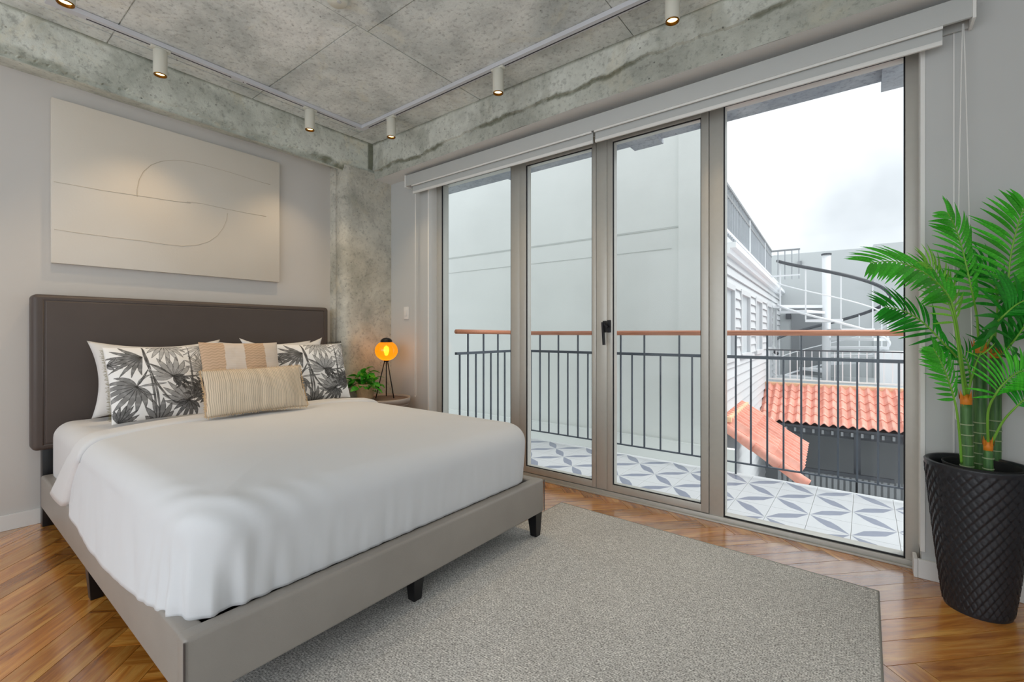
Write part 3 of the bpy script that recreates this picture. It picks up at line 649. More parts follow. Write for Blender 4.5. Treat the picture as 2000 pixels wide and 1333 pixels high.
# ------------------------------------------------------------------ pillows
def leaf_print(N=520):
    img = np.ones((N, N)) * .92; rnd = random.Random(3)
    yy, xx = np.mgrid[0:N, 0:N]
    def stroke(pts, wmax, fill=.22, edge=.03, power=1.):
        n = 60; P_ = np.array(pts, float); 
        for i in range(n + 1):
            t_ = i / n; p = (1 - t_) ** 2 * P_[0] + 2 * t_ * (1 - t_) * P_[1] + t_ * t_ * P_[2]
            r = wmax * math.sin(PI * min(1, max(0.0, t_)) ** power) + .0022
            cx, cy = p[0] * N, p[1] * N; R_ = r * N
            x0, x1, y0, y1 = int(max(0, cx - R_ - 2)), int(min(N, cx + R_ + 3)), int(max(0, cy - R_ - 2)), int(min(N, cy + R_ + 3))
            if x0 >= x1 or y0 >= y1: continue
            d = np.hypot(xx[y0:y1, x0:x1] - cx, yy[y0:y1, x0:x1] - cy); s_ = img[y0:y1, x0:x1]
            val = fill * 1.5 + .05 + .08 * math.sin(t_ * 20) 
            s_[d < R_] = np.minimum(s_[d < R_], val)
        for sgn in (-1, 1):
            for i in range(n * 2 + 1):
                t_ = i / (2 * n); p = (1 - t_) ** 2 * P_[0] + 2 * t_ * (1 - t_) * P_[1] + t_ * t_ * P_[2]
                dv_ = 2 * (1 - t_) * (P_[1] - P_[0]) + 2 * t_ * (P_[2] - P_[1]); dn = np.array([-dv_[1], dv_[0]]) / (np.hypot(*dv_) + 1e-6)
                r = wmax * math.sin(PI * t_ ** power); c = (p + dn * sgn * r) * N
                cx, cy = int(c[0]), int(c[1])
                if 1 < cx < N - 2 and 1 < cy < N - 2: img[cy - 1:cy + 1, cx - 1:cx + 1] = edge
    def fan(c, a0, a1, n, l0, l1, wd, bend=.25, fill=.2):
        for i in range(n):
            t_ = i / max(1, n - 1); a = math.radians(a0 + (a1 - a0) * t_); ln = l0 + (l1 - l0) * math.sin(PI * t_)
            e = (c[0] + ln * math.cos(a), c[1] + ln * math.sin(a)); nx_, ny_ = -math.sin(a), math.cos(a); b = bend * ln * (t_ - .5)
            stroke([c, ((c[0] + e[0]) / 2 + nx_ * b, (c[1] + e[1]) / 2 + ny_ * b), e], wd, fill)
    # y runs up the pillow
    fan((.60, .50), 38, 178, 8, .24, .30, .030, .35, .30); fan((.60, .50), -70, 5, 5, .12, .2, .016, .3, .10)
    fan((.33, .80), 140, 262, 8, .26, .36, .020, -.35, .14); fan((.58, .99), 195, 345, 9, .2, .3, .022, .3, .33)
    fan((.24, .40), 140, 300, 10, .24, .34, .026, .35, .17); fan((.24, .40), -38, 45, 3, .2, .28, .012, .6, .25)
    fan((.74, .17), 65, 175, 8, .26, .34, .028, .3, .24); fan((.74, .17), 185, 320, 7, .14, .24, .020, .3, .12)
    fan((.97, .30), 105, 235, 9, .2, .3, .022, .3, .10); fan((.98, .62), 75, 215, 8, .16, .26, .020, .2, .36)
    fan((1.0, .97), 165, 275, 8, .2, .3, .012, .2, .42); fan((.44, -.02), 35, 155, 6, .16, .26, .026, .3, .17); fan((.06, .0), 5, 100, 7, .16, .22, .018, .3, .12)
    fan((.02, .75), -60, 40, 5, .1, .16, .014, .2, .2)
    for pts in ([(.35, .99), (.345, .75), (.37, .60)], [(.35, .99), (.36, .75), (.385, .60)], [(.36, .62), (.30, .5), (.24, .40)], [(.36, .7), (.5, .62), (.60, .50)], [(.38, .6), (.42, .35), (.55, .20)], [(.82, .98), (.81, .6), (.79, .1)], [(.37, .62), (.39, .3), (.40, .02)], [(.38, .62), (.43, .3), (.43, .02)], [(.55, .20), (.62, .12), (.74, .17)], [(.60, .5), (.8, .47), (.97, .55)]):
        stroke(pts, .009, .10)
    for k in range(26):
        a = rnd.uniform(.62, .98); b = rnd.uniform(.30, .46) ; stroke([(a, b), (a + .02, b - .03), (a + .03 * rnd.uniform(-1, 1), b - .06)], .008, .12)
    img = img.reshape(N // 2, 2, N // 2, 2).mean(axis=(1, 3))
    return img
IMG = leaf_print()
def shape_pillow(w_, h_, t_, nx, nz, seed, pinch=.05, sag=0, power=2.2, flop=None):
    """closed cushion: front and back grids sharing the seam; local X width, Z height, -Y is the front"""
    v_ = []; idx = {}; f = []; fm = []
    for side in (-1, 1):
        for j in range(nz + 1):
            for i in range(nx + 1):
                u, s_ = 2 * i / nx - 1, 2 * j / nz - 1; edge = i in (0, nx) or j in (0, nz)
                if edge and side == 1: idx[(side, i, j)] = idx[(-1, i, j)]; continue
                th = t_ / 2 * (max(0, 1 - abs(u) ** power) * max(0, 1 - abs(s_) ** power)) ** .55
                x = u * w_ / 2 * (1 - pinch * (1 - u * u) * 0 - pinch * (1 - s_ * s_) * .9 * abs(u) ** 3); z = s_ * h_ / 2 * (1 - pinch * (1 - u * u) * .9 * abs(s_) ** 3)
                wr = (nzv(x * 1.0, z, seed, 7, 3) * .006 + nzv(x, z, seed + 9, 20, 2) * .0016) * min(1, th / (t_ * .2 + 1e-6))
                y = side * th + wr
                if sag: z -= sag * (1 - u * u) * (s_ > 0) * s_
                if flop: y += flop * (1 - s_) * 0
                idx[(side, i, j)] = len(v_); v_.append((x, y, z + h_ / 2))
        for j in range(nz):
            for i in range(nx):
                q = [idx[(side, i, j)], idx[(side, i + 1, j)], idx[(side, i + 1, j + 1)], idx[(side, i, j + 1)]]
                f.append(tuple(q if side == -1 else q[::-1])); fm.append(0)
    return v_, f
def pillow(name, part, w_, h_, t_, bottom, top_dx, yaw, label, cat, mat, nx=40, nz=30, seed=0, colfn=None, roll=0, group=None, **k):
    """bottom = (x,y,z) of the lower edge centre; top_dx = how far the top leans toward the headboard"""
    a = math.asin(min(.99, top_dx / h_)); R_ = Matrix.Rotation(PI / 2 + yaw, 4, 'Z') @ Matrix.Rotation(-a, 4, 'X') @ Matrix.Rotation(roll, 4, 'Y')
    e = empty(name); e.matrix_world = Matrix.Translation(bottom) @ R_; tag(e, label, cat, group)
    v_, f = shape_pillow(w_, h_, t_, nx, nz, seed, **k); mb = MB(); mb.add(v_, f); o = mb.build(part, mat, e, smooth=True)
    if colfn:
        at_ = o.data.color_attributes.new('print', 'FLOAT_COLOR', 'POINT'); arr = np.ones((len(o.data.vertices), 4))
        for i, vt in enumerate(o.data.vertices): arr[i, :3] = colfn(vt.co.x / w_ + .5, vt.co.z / h_, vt.co.y)
        at_.data.foreach_set('color', arr.ravel())
    return e, o
pillow('bed_pillow', 'pillowcase', .70, .46, .17, (.37, -1.945, .632), .12, 0, 'white pillow against the headboard, behind the left leaf-print cushion', 'pillow', M['pillow_white'], seed=1, pinch=.13, sag=.02, group='white bed pillows')
pillow('bed_pillow', 'pillowcase', .70, .44, .15, (.34, -1.27, .632), .10, 0, 'white pillow leaning flat on the headboard right side, mostly hidden', 'pillow', M['pillow_white'], seed=2, pinch=.14, group='white bed pillows')
pillow('bed_pillow', 'pillowcase', .62, .46, .16, (.54, -1.235, .638), .10, .03, 'white pillow with a peaked corner behind the right leaf-print cushion', 'pillow', M['pillow_white'], seed=3, pinch=.2, sag=.03, group='white bed pillows')
pcol = lambda u, v_, y: [float(IMG[min(259, max(0, int(v_ * 259))), min(259, max(0, int(u * 259)))])] * 3 if y < .004 else [.85, .84, .82]
def fringe_strip(e, pts, ln, mat, n, dirs, name='fringe', seed=1, r=.0012):
    rnd = random.Random(seed); mb = MB()
    for i in range(n):
        t_ = (i + .5) / n * (len(pts) - 1); k = int(t_); a, b = Vector(pts[k]), Vector(pts[min(k + 1, len(pts) - 1)]); p = a.lerp(b, t_ - k)
        d = Vector(dirs) + Vector((rnd.uniform(-.5, .5), rnd.uniform(-.5, .5), rnd.uniform(-.5, .5))); d.normalize()
        mb.tube([p, p + d * ln * rnd.uniform(.4, 1)], [r, r * .5], 4)
    o = mb.build(name, mat, e); o['kind'] = 'stuff'; return o
e1, _ = pillow('leaf_print_cushion', 'cover', .475, .455, .15, (.70, -2.035, .632), .20, 0, 'black and white leaf-print cushion on the left', 'cushion', M['print'], 260, 260, 4, pcol, group='leaf-print cushions')
fringe_strip(e1, [(-.237, 0, .02), (-.228, 0, .22), (-.237, 0, .44)], .02, plain('olive_fringe', '7b7442', .9), 90, (-1, 0, 0))
e2, _ = pillow('leaf_print_cushion', 'cover', .50, .42, .15, (.83, -1.19, .645), .13, -.04, 'black and white leaf-print cushion on the right beside the potted plant', 'cushion', M['print'], 260, 260, 5, pcol, group='leaf-print cushions')
fringe_strip(e2, [(.13, 0, .42), (.25, 0, .425)], .018, plain('black_fringe', '33312e', .9), 50, (.2, 0, 1), seed=4)
def scol(u, v_, y):
    s_ = (u + .035 * math.sin(v_ * 3)); tan = (s_ < .29) or (.53 < s_ < .80)
    if tan:
        k = .5 + .5 * math.sin(v_ * 150 + 1.2 * math.sin(u * 90)); c = (.50 + .16 * k, .34 + .12 * k, .22 + .09 * k)
    else: k = .5 + .5 * math.sin(v_ * 230); c = (.68 + .05 * k, .585 + .05 * k, .50 + .05 * k)
    return c
pillow('striped_cushion', 'cover', .44, .42, .14, (.95, -1.70, .672), .15, -.05, 'square cushion in broad tan and beige stripes in the middle of the bed', 'cushion', M['print'], 110, 110, 6, scol, roll=.02)
def lcol(u, v_, y):
    x = u * 58 + .35 * math.sin(v_ * 5 + u * 4) + .10 * math.sin(v_ * 23 + u * 14); k = abs((x % 1) - .5) * 2; h2 = math.sin(int(x) * 12.9898) * 43758.5; r_ = h2 - math.floor(h2)
    b = .56 + .14 * r_; g = b * (.42 + .58 * min(1, k * 2.4)); return (g * 1.12, g * .93, g * .70)
e3, o3 = pillow('lumbar_cushion', 'cover', .53, .27, .14, (1.12, -1.70, .672), .12, -.12, 'small rectangular beige woven cushion with frayed edges at the front', 'cushion', M['print'], 460, 70, 7, lcol, roll=-.01)
jt = plain('jute_fringe', 'd8bc95', .9)
for pts, d in (([(-.265, 0, .0), (-.258, 0, .135), (-.265, 0, .27)], (-1, 0, 0)), ([(.265, 0, .0), (.258, 0, .135), (.265, 0, .27)], (1, 0, 0)), ([(-.265, 0, .0), (0, 0, .008), (.265, 0, .0)], (0, 0, -1)), ([(-.265, 0, .27), (0, 0, .262), (.265, 0, .27)], (0, 0, 1))):
    fringe_strip(e3, pts, .014, jt, 90, d, r=.002)

# ------------------------------------------------------------------ side table, lamp, small plant
nx_, ny_ = .485, -.39
nt_ = empty('side_table', (nx_, ny_, 0)); tag(nt_, 'round side table with a dark top and pale rim in the corner', 'table')
MB().lathe([(0, .535), (.225, .535), (.23, .538)], n=48).build('table_top', M['table_top'], nt_, smooth=False)
MB().lathe([(.23, .515), (.236, .505), (.24, .54), (.24, .555), (.23, .555), (.228, .538)], n=48).build('rim', M['table_side'], nt_, smooth=True)
MB().lathe([(0, .49), (.228, .49), (.232, .517), (.228, .5345), (0, .5345)], n=48).build('drum', M['table_side'], nt_, smooth=True)
for a in (0.3, 2.4, 4.5): MB().bar((.15 * math.cos(a), .15 * math.sin(a), .51), (.18 * math.cos(a), .18 * math.sin(a), 0.001), .02).build('leg', M['table_side'], nt_)
lx, ly = .452, -.325
lp = empty('table_lamp', (lx, ly, .538)); tag(lp, 'tripod table lamp with a glowing amber glass globe', 'lamp')
hub = Vector((0, 0, .335))
for a in (-1.9, .1, 2.5): MB().tube([hub + Vector((math.cos(a) * .015, math.sin(a) * .015, 0)), (math.cos(a) * .095, math.sin(a) * .095, .004)], .0048, 8).build('leg', M['black_metal'], lp, smooth=True)
gz = .425; prof = []
for i in range(19): a = -PI / 2 + .22 + (PI - .22 - .45) * i / 18; prof.append((.1 * math.cos(a), gz + .09 * math.sin(a)))
MB().lathe(prof, n=40).build('glass_globe', M['amber'], lp, smooth=True)
MB().lathe([(.052, gz + .075), (.05, gz + .095), (.03, gz + .112), (0, gz + .118)], n=32).build('cap', M['black_metal'], lp, smooth=True)
MB().lathe([(0, gz + .085), (.016, gz + .08), (.018, gz + .05), (0, gz + .045)], n=16).build('socket', M['brass'], lp, smooth=True)
MB().lathe([(0, gz + .046), (.02, gz + .03), (.024, gz), (.012, gz - .04), (0, gz - .045)], n=16).build('bulb', M['filament'], lp, smooth=True)
MB().lathe([(0, .325), (.02, .325), (.024, .337), (.02, .345), (0, .345)], n=16).build('hub', M['black_metal'], lp, smooth=True)
lt = light('lamp_glow', 'POINT', (0, 0, gz - .02), (0, 0, 0), .45, (1, .72, .35), shadow_soft_size=.05); lt.parent = lp
pp = empty('potted_plant', (.365, -.485, .540)); tag(pp, 'bushy green trailing plant in a pale woven basket pot on the side table', 'plant')
MB().lathe([(0, 0), (.062, 0), (.07, .02), (.082, .125), (.084, .135), (.078, .135), (.075, .11), (0, .105)], n=36).build('basket', M['basket'], pp, smooth=True)
MB().lathe([(0, .112), (.074, .112), (.074, .106), (0, .106)], n=24).build('soil', M['soil'], pp)
def blade(ln, wd, n=6, curl=.3, fold=.25):
    """leaf blade along +X, flat on XY, drooping in Z"""
    v_ = []; f = []
    for i in range(n + 1):
        t_ = i / n; wv = wd / 2 * (math.sin(PI * min(1, (t_ * .93 + .04)) ** .85)) ; x = ln * t_; z = -curl * ln * t_ * t_
        v_ += [(x, -wv, z + fold * wv), (x, 0, z), (x, wv, z + fold * wv)]
    for i in range(n): a = i * 3; f += [(a, a + 3, a + 4, a + 1), (a + 1, a + 4, a + 5, a + 2)]
    return v_, f
v_, f_ = blade(.075, .05, 6, .35); mb = MB(); mb.add(v_, f_); lf0 = mb.build('leaf', mat_leaf('pothos_leaf', '1f8a1a', '57c136'), pp, smooth=True)
rnd = random.Random(5)
stems = MB()
for i in range(85):
    a = rnd.uniform(0, 2 * PI); rr = rnd.uniform(.0, .115); h_ = rnd.uniform(.12, .24) - rr * .6
    p = Vector((rr * math.cos(a), rr * math.sin(a), h_ + (.03 if rr < .05 else 0)))
    if i < 84: o = lf0 if i == 0 else cp(lf0, pp)
    s_ = rnd.uniform(.6, 1.15); d = Matrix.Rotation(a + rnd.uniform(-.7, .7), 4, 'Z') @ Matrix.Rotation(rnd.uniform(-.9, .7), 4, 'Y') @ Matrix.Rotation(rnd.uniform(-.6, .6), 4, 'X')
    o.matrix_local = Matrix.Translation(p) @ d @ Matrix.Scale(s_, 4)
    if i % 3 == 0: stems.tube([(p.x * .3, p.y * .3, .11), p], .0018, 4)
stems.build('stems', M['rachis'], pp)

# ------------------------------------------------------------------ tall planter and palm
PX_, PY_ = 4.225, -.27
pot = empty('planter', (PX_, PY_, 0)); tag(pot, 'tall tapered black planter with a quilted diamond relief beside the glazing', 'planter')
H_, Rt, Rb = .588, .160, .098; NU, NV = 300, 120; vv = []
for j in range(NV + 1):
    t_ = j / NV; r0 = Rb + (Rt - Rb) * (t_ ** .85)
    for i in range(NU):
        u = i / NU; a = u * 2 * PI; nU = 30; nV = 13
        A1 = u * nU + t_ * nV; B1 = u * nU - t_ * nV
        fa, fb_ = A1 % 1, B1 % 1; seam = min(fa, 1 - fa, fb_, 1 - fb_)
        h_ = (.0015 + .0055 * fb_) * min(1, seam * 9)
        if t_ < .02 or t_ > .97: h_ = .003
        r = r0 + h_; vv.append((r * math.cos(a), r * math.sin(a), t_ * H_))
ff = [(j * NU + i, j * NU + (i + 1) % NU, (j + 1) * NU + (i + 1) % NU, (j + 1) * NU + i) for j in range(NV) for i in range(NU)]
mb = MB(); mb.add(vv, ff); mb.add([(0, 0, 0)] , []); mb.build('pot_body', M['planter'], pot, smooth=True, fixn=False)
MB().lathe([(Rt + .002, H_ - .006), (Rt + .004, H_), (Rt, H_ + .005), (Rt - .012, H_ + .003), (Rt - .014, H_ - .03), (Rt - .03, H_ - .14)], n=64).build('rim', M['planter'], pot, smooth=True)
MB().lathe([(.0, H_ - .10), (.108, H_ - .10), (.112, H_ - .03), (.12, H_ + .0), (.117, H_ + .002), (.113, H_ - .004), (.109, H_ - .05), (.104, H_ - .09), (0, H_ - .09)], c=(.012, 0, 0), n=56).build('inner_pot', M['planter_in'], pot, smooth=True)
MB().lathe([(0, 0), (Rb, 0), (Rb, .003)], n=40).build('base', M['planter'], pot)
pm = empty('palm', (PX_, PY_, H_ - .088)); tag(pm, 'artificial palm with bamboo-like stems and bright green feathery fronds in the black planter', 'plant')
PB0 = Vector((PX_, PY_, H_ - .088)); D0 = (PB0 - CAM).dot(FW)
# canes: (px bottom, px top, y top, radius, depth offset)
def cane(pb, ptx, ytop, r, dd, orange=True):
    d = D0 + dd; b = at(pb, 925, d); b.z = PB0.z; tp = at(ptx, ytop, d); pts = []; rs = []; n = 14
    b -= PB0; tp -= PB0
    for i in range(n + 1): t_ = i / n; pts.append(b.lerp(tp, t_)); rs.append(r * (1 - .12 * t_))
    o = MB().tube(pts, rs, 14).build('stem', M['cane'], pm, smooth=True)
    Lc = (tp - b).length; k = .04
    while k < min(Lc - .03, .26): p = b.lerp(tp, k / Lc); q = b.lerp(tp, (k + .004) / Lc); MB().tube([p, q], r * 1.06, 14).build('node_ring', M['cane_ring'], o, smooth=False); k += .042
    c = MB(); c.tube([tp - Vector((0, 0, .012)), tp + Vector((0, 0, .02)), tp + Vector((0, 0, .04))], [r * .86, r * .9, r * .5], 12)
    for a in (0, 1.3, 2.6, 3.9, 5.2): c.add([tp + Vector((math.cos(a - .35) * r, math.sin(a - .35) * r, .02)), tp + Vector((math.cos(a + .35) * r, math.sin(a + .35) * r, .02)), tp + Vector((math.cos(a) * r * 1.25, math.sin(a) * r * 1.25, .06))], [(0, 1, 2)])
    c.build('orange_crown', M['orange'], pm, smooth=True); return tp + PB0
c1 = cane(1889, 1887, 790, .021, -.01); c2 = cane(1914, 1914, 690, .024, .03); c3 = cane(1942, 1945, 700, .021, .07); c4 = cane(1930, 1930, 880, .0165, -.05)
# one leaflet mesh per tone, shared by every leaflet
protos = {}
for k_, m_ in (('n', 'leaf'), ('d', 'leaf_dark'), ('l', 'leaf_light')):
    me = bpy.data.meshes.new('leaflet'); a, b = blade(1, .17, 7, .22, .35); me.from_pydata(a, [], b); me.materials.append(M[m_]); me.polygons.foreach_set('use_smooth', [True] * len(me.polygons)); protos[k_] = me
NLEAF = [0]; REST = MB()
def frond(pts, n, ln, tone, nrm, start=.3, wid=1., fwd=.45, droop=1.0):
    n = int(n * 1.45); wid *= .64; ln *= 1.08
    """pts = list of (px, py, depth offset): rachis; nrm = blade normal in world"""
    P_ = [at(x, y, D0 + dd - .085 * min(1, i_ / 2)) - PB0 for i_, (x, y, dd) in enumerate(pts)]; S_ = []
    m = len(P_)
    for i in range(m - 1):
        p0, p1, p2, p3 = P_[max(0, i - 1)], P_[i], P_[i + 1], P_[min(m - 1, i + 2)]
        for k in range(8):
            t_ = k / 8; S_.append(.5 * ((2 * p1) + (p2 - p0) * t_ + (2 * p0 - 5 * p1 + 4 * p2 - p3) * t_ ** 2 + (3 * p1 - p0 - 3 * p2 + p3) * t_ ** 3))
    S_.append(P_[-1]); N_ = len(S_)
    r = MB().tube(S_, [  .0040 * (1 - .8 * i / N_) + .0008 for i in range(N_)], 7).build('frond', M['rachis'], pm, smooth=True)
    nrm = Vector(nrm).normalized()
    for i in range(n):
        for sgn in (-1, 1):
            t_ = start + (1 - start) * ((i + .5 + (.25 if sgn > 0 else 0)) / (n + .3)); fi = min(N_ - 1.001, t_ * (N_ - 1)); k = int(fi); p = S_[k].lerp(S_[k + 1], fi - k)
            d = (S_[min(N_ - 1, k + 2)] - S_[max(0, k - 1)]).normalized(); side = d.cross(nrm).normalized() * sgn; up = side.cross(d).normalized() * sgn
            q_ = (t_ - start) / (1 - start); fw = fwd + .75 * q_; dirn = (side + d * fw + nrm * random.uniform(-.12, .2)).normalized()
            l_ = ln * (.62 + .45 * math.sin(PI * (q_ * .8 + .12))) * (1 - .35 * q_ ** 4) * random.uniform(.92, 1.06)
            yv = nrm.cross(dirn).normalized(); zv = dirn.cross(yv)
            R_ = Matrix((dirn, yv, zv)).transposed().to_4x4(); sw_ = ln * 1.05 * wid
            MW = Matrix.Translation(p) @ R_ @ Matrix.Diagonal((l_, sw_, l_ * droop, 1)); NLEAF[0] += 1
            if NLEAF[0] <= 296:
                ob = bpy.data.objects.new('leaflet', protos[tone]); C.objects.link(ob); ob.parent = r; ob.matrix_local = MW
            else:
                REST.add([MW @ v_.co for v_ in protos[tone].vertices], [tuple(q.vertices) for q in protos[tone].polygons], 'ndl'.index(tone))
    return r
toC = -FW
frond([(1889, 778, 0), (1878, 700, -.01), (1866, 620, -.02), (1850, 575, -.03), (1808, 535, -.04), (1752, 512, -.05), (1700, 514, -.06)], 15, .145, 'n', toC + Vector((0, 0, .9)), .42, .95)
frond([(1890, 765, .02), (1872, 705, .04), (1840, 668, .05), (1800, 628, .06), (1760, 606, .06), (1728, 600, .06)], 12, .12, 'd', toC + Vector((0, 0, .5)), .3, .9)
frond([(1884, 775, -.01), (1873, 690, -.02), (1862, 620, -.02), (1845, 570, -.01), (1825, 530, 0), (1805, 512, 0)], 12, .11, 'l', toC + Vector((.2, 0, .3)), .35, .7)
frond([(1912, 680, .03), (1908, 620, .03), (1898, 570, .03), (1884, 505, .02), (1868, 450, .02), (1850, 415, 0)], 15, .125, 'n', toC + Vector((.3, 0, .25)), .3, 1.05)
frond([(1925, 680, .03), (1955, 620, .03), (1968, 560, .02), (1974, 500, .01), (1988, 440, -.01), (2003, 400, -.02)], 14, .15, 'n', toC + Vector((-.2, 0, .3)), .3, 1.05)
frond([(1916, 685, .0), (1935, 645, -.03), (1962, 615, -.05), (1995, 590, -.06), (2040, 580, -.07)], 13, .15, 'd', toC + Vector((0, 0, .5)), .12, 1.1)
frond([(1945, 695, .06), (1960, 690, .05), (1985, 660, .03), (2015, 620, .02), (2050, 600, 0)], 12, .16, 'd', toC + Vector((0, 0, .7)), .1, 1.1)
frond([(1878, 905, -.03), (1873, 840, -.03), (1866, 790, -.03), (1851, 740, -.04), (1836, 705, -.04), (1822, 680, -.05)], 12, .085, 'n', toC + Vector((.5, 0, .1)), .42, 1.25)
frond([(1930, 868, -.05), (1930, 805, -.06), (1945, 770, -.07), (1965, 745, -.08), (1988, 728, -.08), (2010, 722, -.08)], 13, .12, 'n', toC + Vector((.0, 0, .5)), .34, .75)
frond([(1936, 868, -.05), (1958, 825, -.05), (1985, 795, -.05), (2010, 775, -.05), (2040, 770, -.05)], 10, .11, 'd', toC + Vector((.0, 0, .3)), .5, 1.0)
frond([(1889, 778, .05), (1895, 745, .07), (1890, 710, .08), (1876, 690, .09), (1862, 690, .09)], 9, .10, 'd', toC + Vector((.4, 0, .2)), .2, .9)
frond([(1940, 690, .05), (1945, 640, .07), (1948, 590, .08), (1940, 545, .09), (1915, 520, .09), (1880, 520, .09)], 12, .12, 'd', toC + Vector((.1, 0, .2)), .35, 1.0)
frond([(1889, 775, 0), (1903, 720, .01), (1915, 690, .02)], 1, .06, 'l', toC, .7, .8)

ro_ = REST.build('leaflet_field', [M['leaf'], M['leaf_dark'], M['leaf_light']], pm, smooth=True); ro_['kind'] = 'stuff'

# ------------------------------------------------------------------ balcony
bf = MB().box(.86, 5.4, .1, 1.115, -.16, -.006).build('balcony_slab', M['grout']); tag(bf, 'balcony floor laid with white tiles patterned in blue-grey diamonds', 'balcony', kind='structure')
s = .2104; hx = .5 * s
mbt = MB(); e = s / 2 - .0012; d0 = e
hexa = [(-.47, -.47), (-.20, -.04 + -.02), (.10, .27 - .02), (.47, .47), (.20, .06), (-.10, -.25)]
hexa = [(a * s, b * s) for a, b in [(-.48, -.48), (-.23, .03), (.03, .23), (.48, .48), (.23, -.03), (-.03, -.23)]]
sq = [(-e, -e), (e, -e), (e, e), (-e, e)]
mbt.add([(x, y, 0) for x, y in sq] + [(x, y, -.006) for x, y in sq] + [(x, y, 0) for x, y in hexa],
        [(8 + 0, 8 + 1, 3, 0), (8 + 1, 8 + 2, 3), (8 + 2, 8 + 3, 2, 3), (8 + 3, 8 + 4, 1, 2), (8 + 4, 8 + 5, 1), (8 + 5, 8 + 0, 0, 1), (4, 5, 1, 0), (5, 6, 2, 1), (6, 7, 3, 2), (7, 4, 0, 3)], 0)
mbt.add([(x, y, 0) for x, y in hexa], [(0, 5, 4, 3, 2, 1)], 1)
proto = None
for i in range(-13, 9):
    for j in range(-2, 3):
        cx = 3.589 + (i + .5) * s; cy = .465 + (j + .5) * s
        if cx < .9 or cx > 5.35: continue
        if proto is None: o = proto = mbt.build('floor_tile', [M['tile_white'], M['tile_grey']], bf, fixn=True)
        else: o = cp(proto, bf)
        o.location = (cx, cy, 0); o.rotation_euler = (0, 0, 0 if (i + j) % 2 == 0 else PI / 2)
box('threshold_strip', .86, 5.2, .1, .465 - 2 * s - .002 + .0, -.006, 0, M['tile_white'], bf); box('edge_strip', .86, 5.35, .465 + 3 * s + .001, 1.115, -.006, .0, M['tile_white'], bf)
rl = empty('balcony_railing', (3, 1.08, 0)); tag(rl, 'slate-grey metal balcony railing with a round reddish wood handrail', 'railing')
def rb(nm, a, b, w_, h_, m): return MB().bar(Vector(a) - Vector((3, 1.08, 0)), Vector(b) - Vector((3, 1.08, 0)), w_, h_).build(nm, m, rl)
RG = M['rail_grey']
xc = .875
o = MB().tube([Vector(p) - Vector((3, 1.08, 0)) for p in ((xc, 1.08, 1.122), (5.3, 1.08, 1.122))], .021, 12).build('handrail', M['handrail_wood'], rl, smooth=True)
o = MB().tube([Vector(p) - Vector((3, 1.08, 0)) for p in ((xc, .13, 1.135), (xc, 1.09, 1.127))], .021, 12).build('handrail', M['handrail_wood'], rl, smooth=True)
rb('middle_rail', (xc, 1.08, .932), (5.3, 1.08, .932), .03, .024, RG); rb('middle_rail', (xc, .13, .932), (xc, 1.08, .932), .03, .024, RG)
rb('bottom_rail', (xc, 1.08, .092), (5.3, 1.08, .092), .022, .010, RG); rb('bottom_rail', (xc, .13, .092), (xc, 1.08, .092), .022, .010, RG)
longs = [.94 + .2255 * k for k in range(7)] + [2.602 + .2215 * k for k in range(12)]
shorts = [1.05 + .2255 * k for k in range(6)] + [2.439, 2.708] + [2.932 + .2215 * k for k in range(11)]
for x in longs: rb('baluster', (x, 1.08, .001 if abs(x - 3.045) < .01 else .09), (x, 1.08, 1.105), .013, .013, RG)
for x in shorts: rb('baluster', (x, 1.08, .09), (x, 1.08, .93), .012, .012, RG)
for k in range(8): rb('baluster', (xc, .18 + .112 * k, .09), (xc, .18 + .112 * k, 1.12 if k % 2 else .93), .013, .013, RG)
rb('post', (xc, 1.08, 0.001), (xc, 1.08, 1.11), .018, .018, RG)
# facade and overhang
ov = MB().box(-1.5, 7, .165, .56, 2.60, 2.80).box(3.937, 4.6, .30, .615, 2.56, 2.60).box(2.41, 2.64, .25, .585, 2.57, 2.60).box(1.2, 1.42, .2, .55, 2.57, 2.60).build('balcony_soffit', M['soffit']); tag(ov, 'grey concrete slab overhanging the balcony', 'soffit', kind='structure')
fc = MB().box(-1.5, .7, .121, .163, -3, 2.9).box(4.12, 7, .121, .163, -3, 2.9).box(.7, 4.12, .10, .163, 2.575, 2.9).build('facade', M['ext_white']); tag(fc, 'outer face of the room wall beside the balcony', 'wall', kind='structure')

# ------------------------------------------------------------------ neighbours across the yard
TH = math.radians(3.2); W0 = Vector((2.624, 2.563, 0))
nb = MB().box(-5, 2.60, 2.03, 2.5, -4.5, 7.5).box(2.3, 2.601, 2.0, 2.6, -4.5, 7.5).box(-5, 2.86, 1.96, 2.03, -4.5, -.02)
w1 = nb.build('neighbour_wall', M['ext_white']); tag(w1, 'tall blank white rendered wall facing the balcony', 'wall')
mb = MB(); mb.box(-5, 2.3, 2.024, 2.03, 2.243, 2.262).box(-5, 2.22, 2.026, 2.03, 2.025, 2.033)
mb.build('render_joint', plain('joint_grey', 'c9cdca', .9), w1)
hs = empty('siding_building', W0, TH); tag(hs, 'white clapboard building with a roof parapet railing receding behind the doors', 'building')
LN = 7.13
MB().box(-3, -.02, 0, LN, -4.5, 2.06).build('wall_core', M['siding'], hs)
wins = [(-.3, .504), (1.094, 1.851), (2.592, 3.335), (4.2, 5.0)]
board = .118; z = -2.0; 
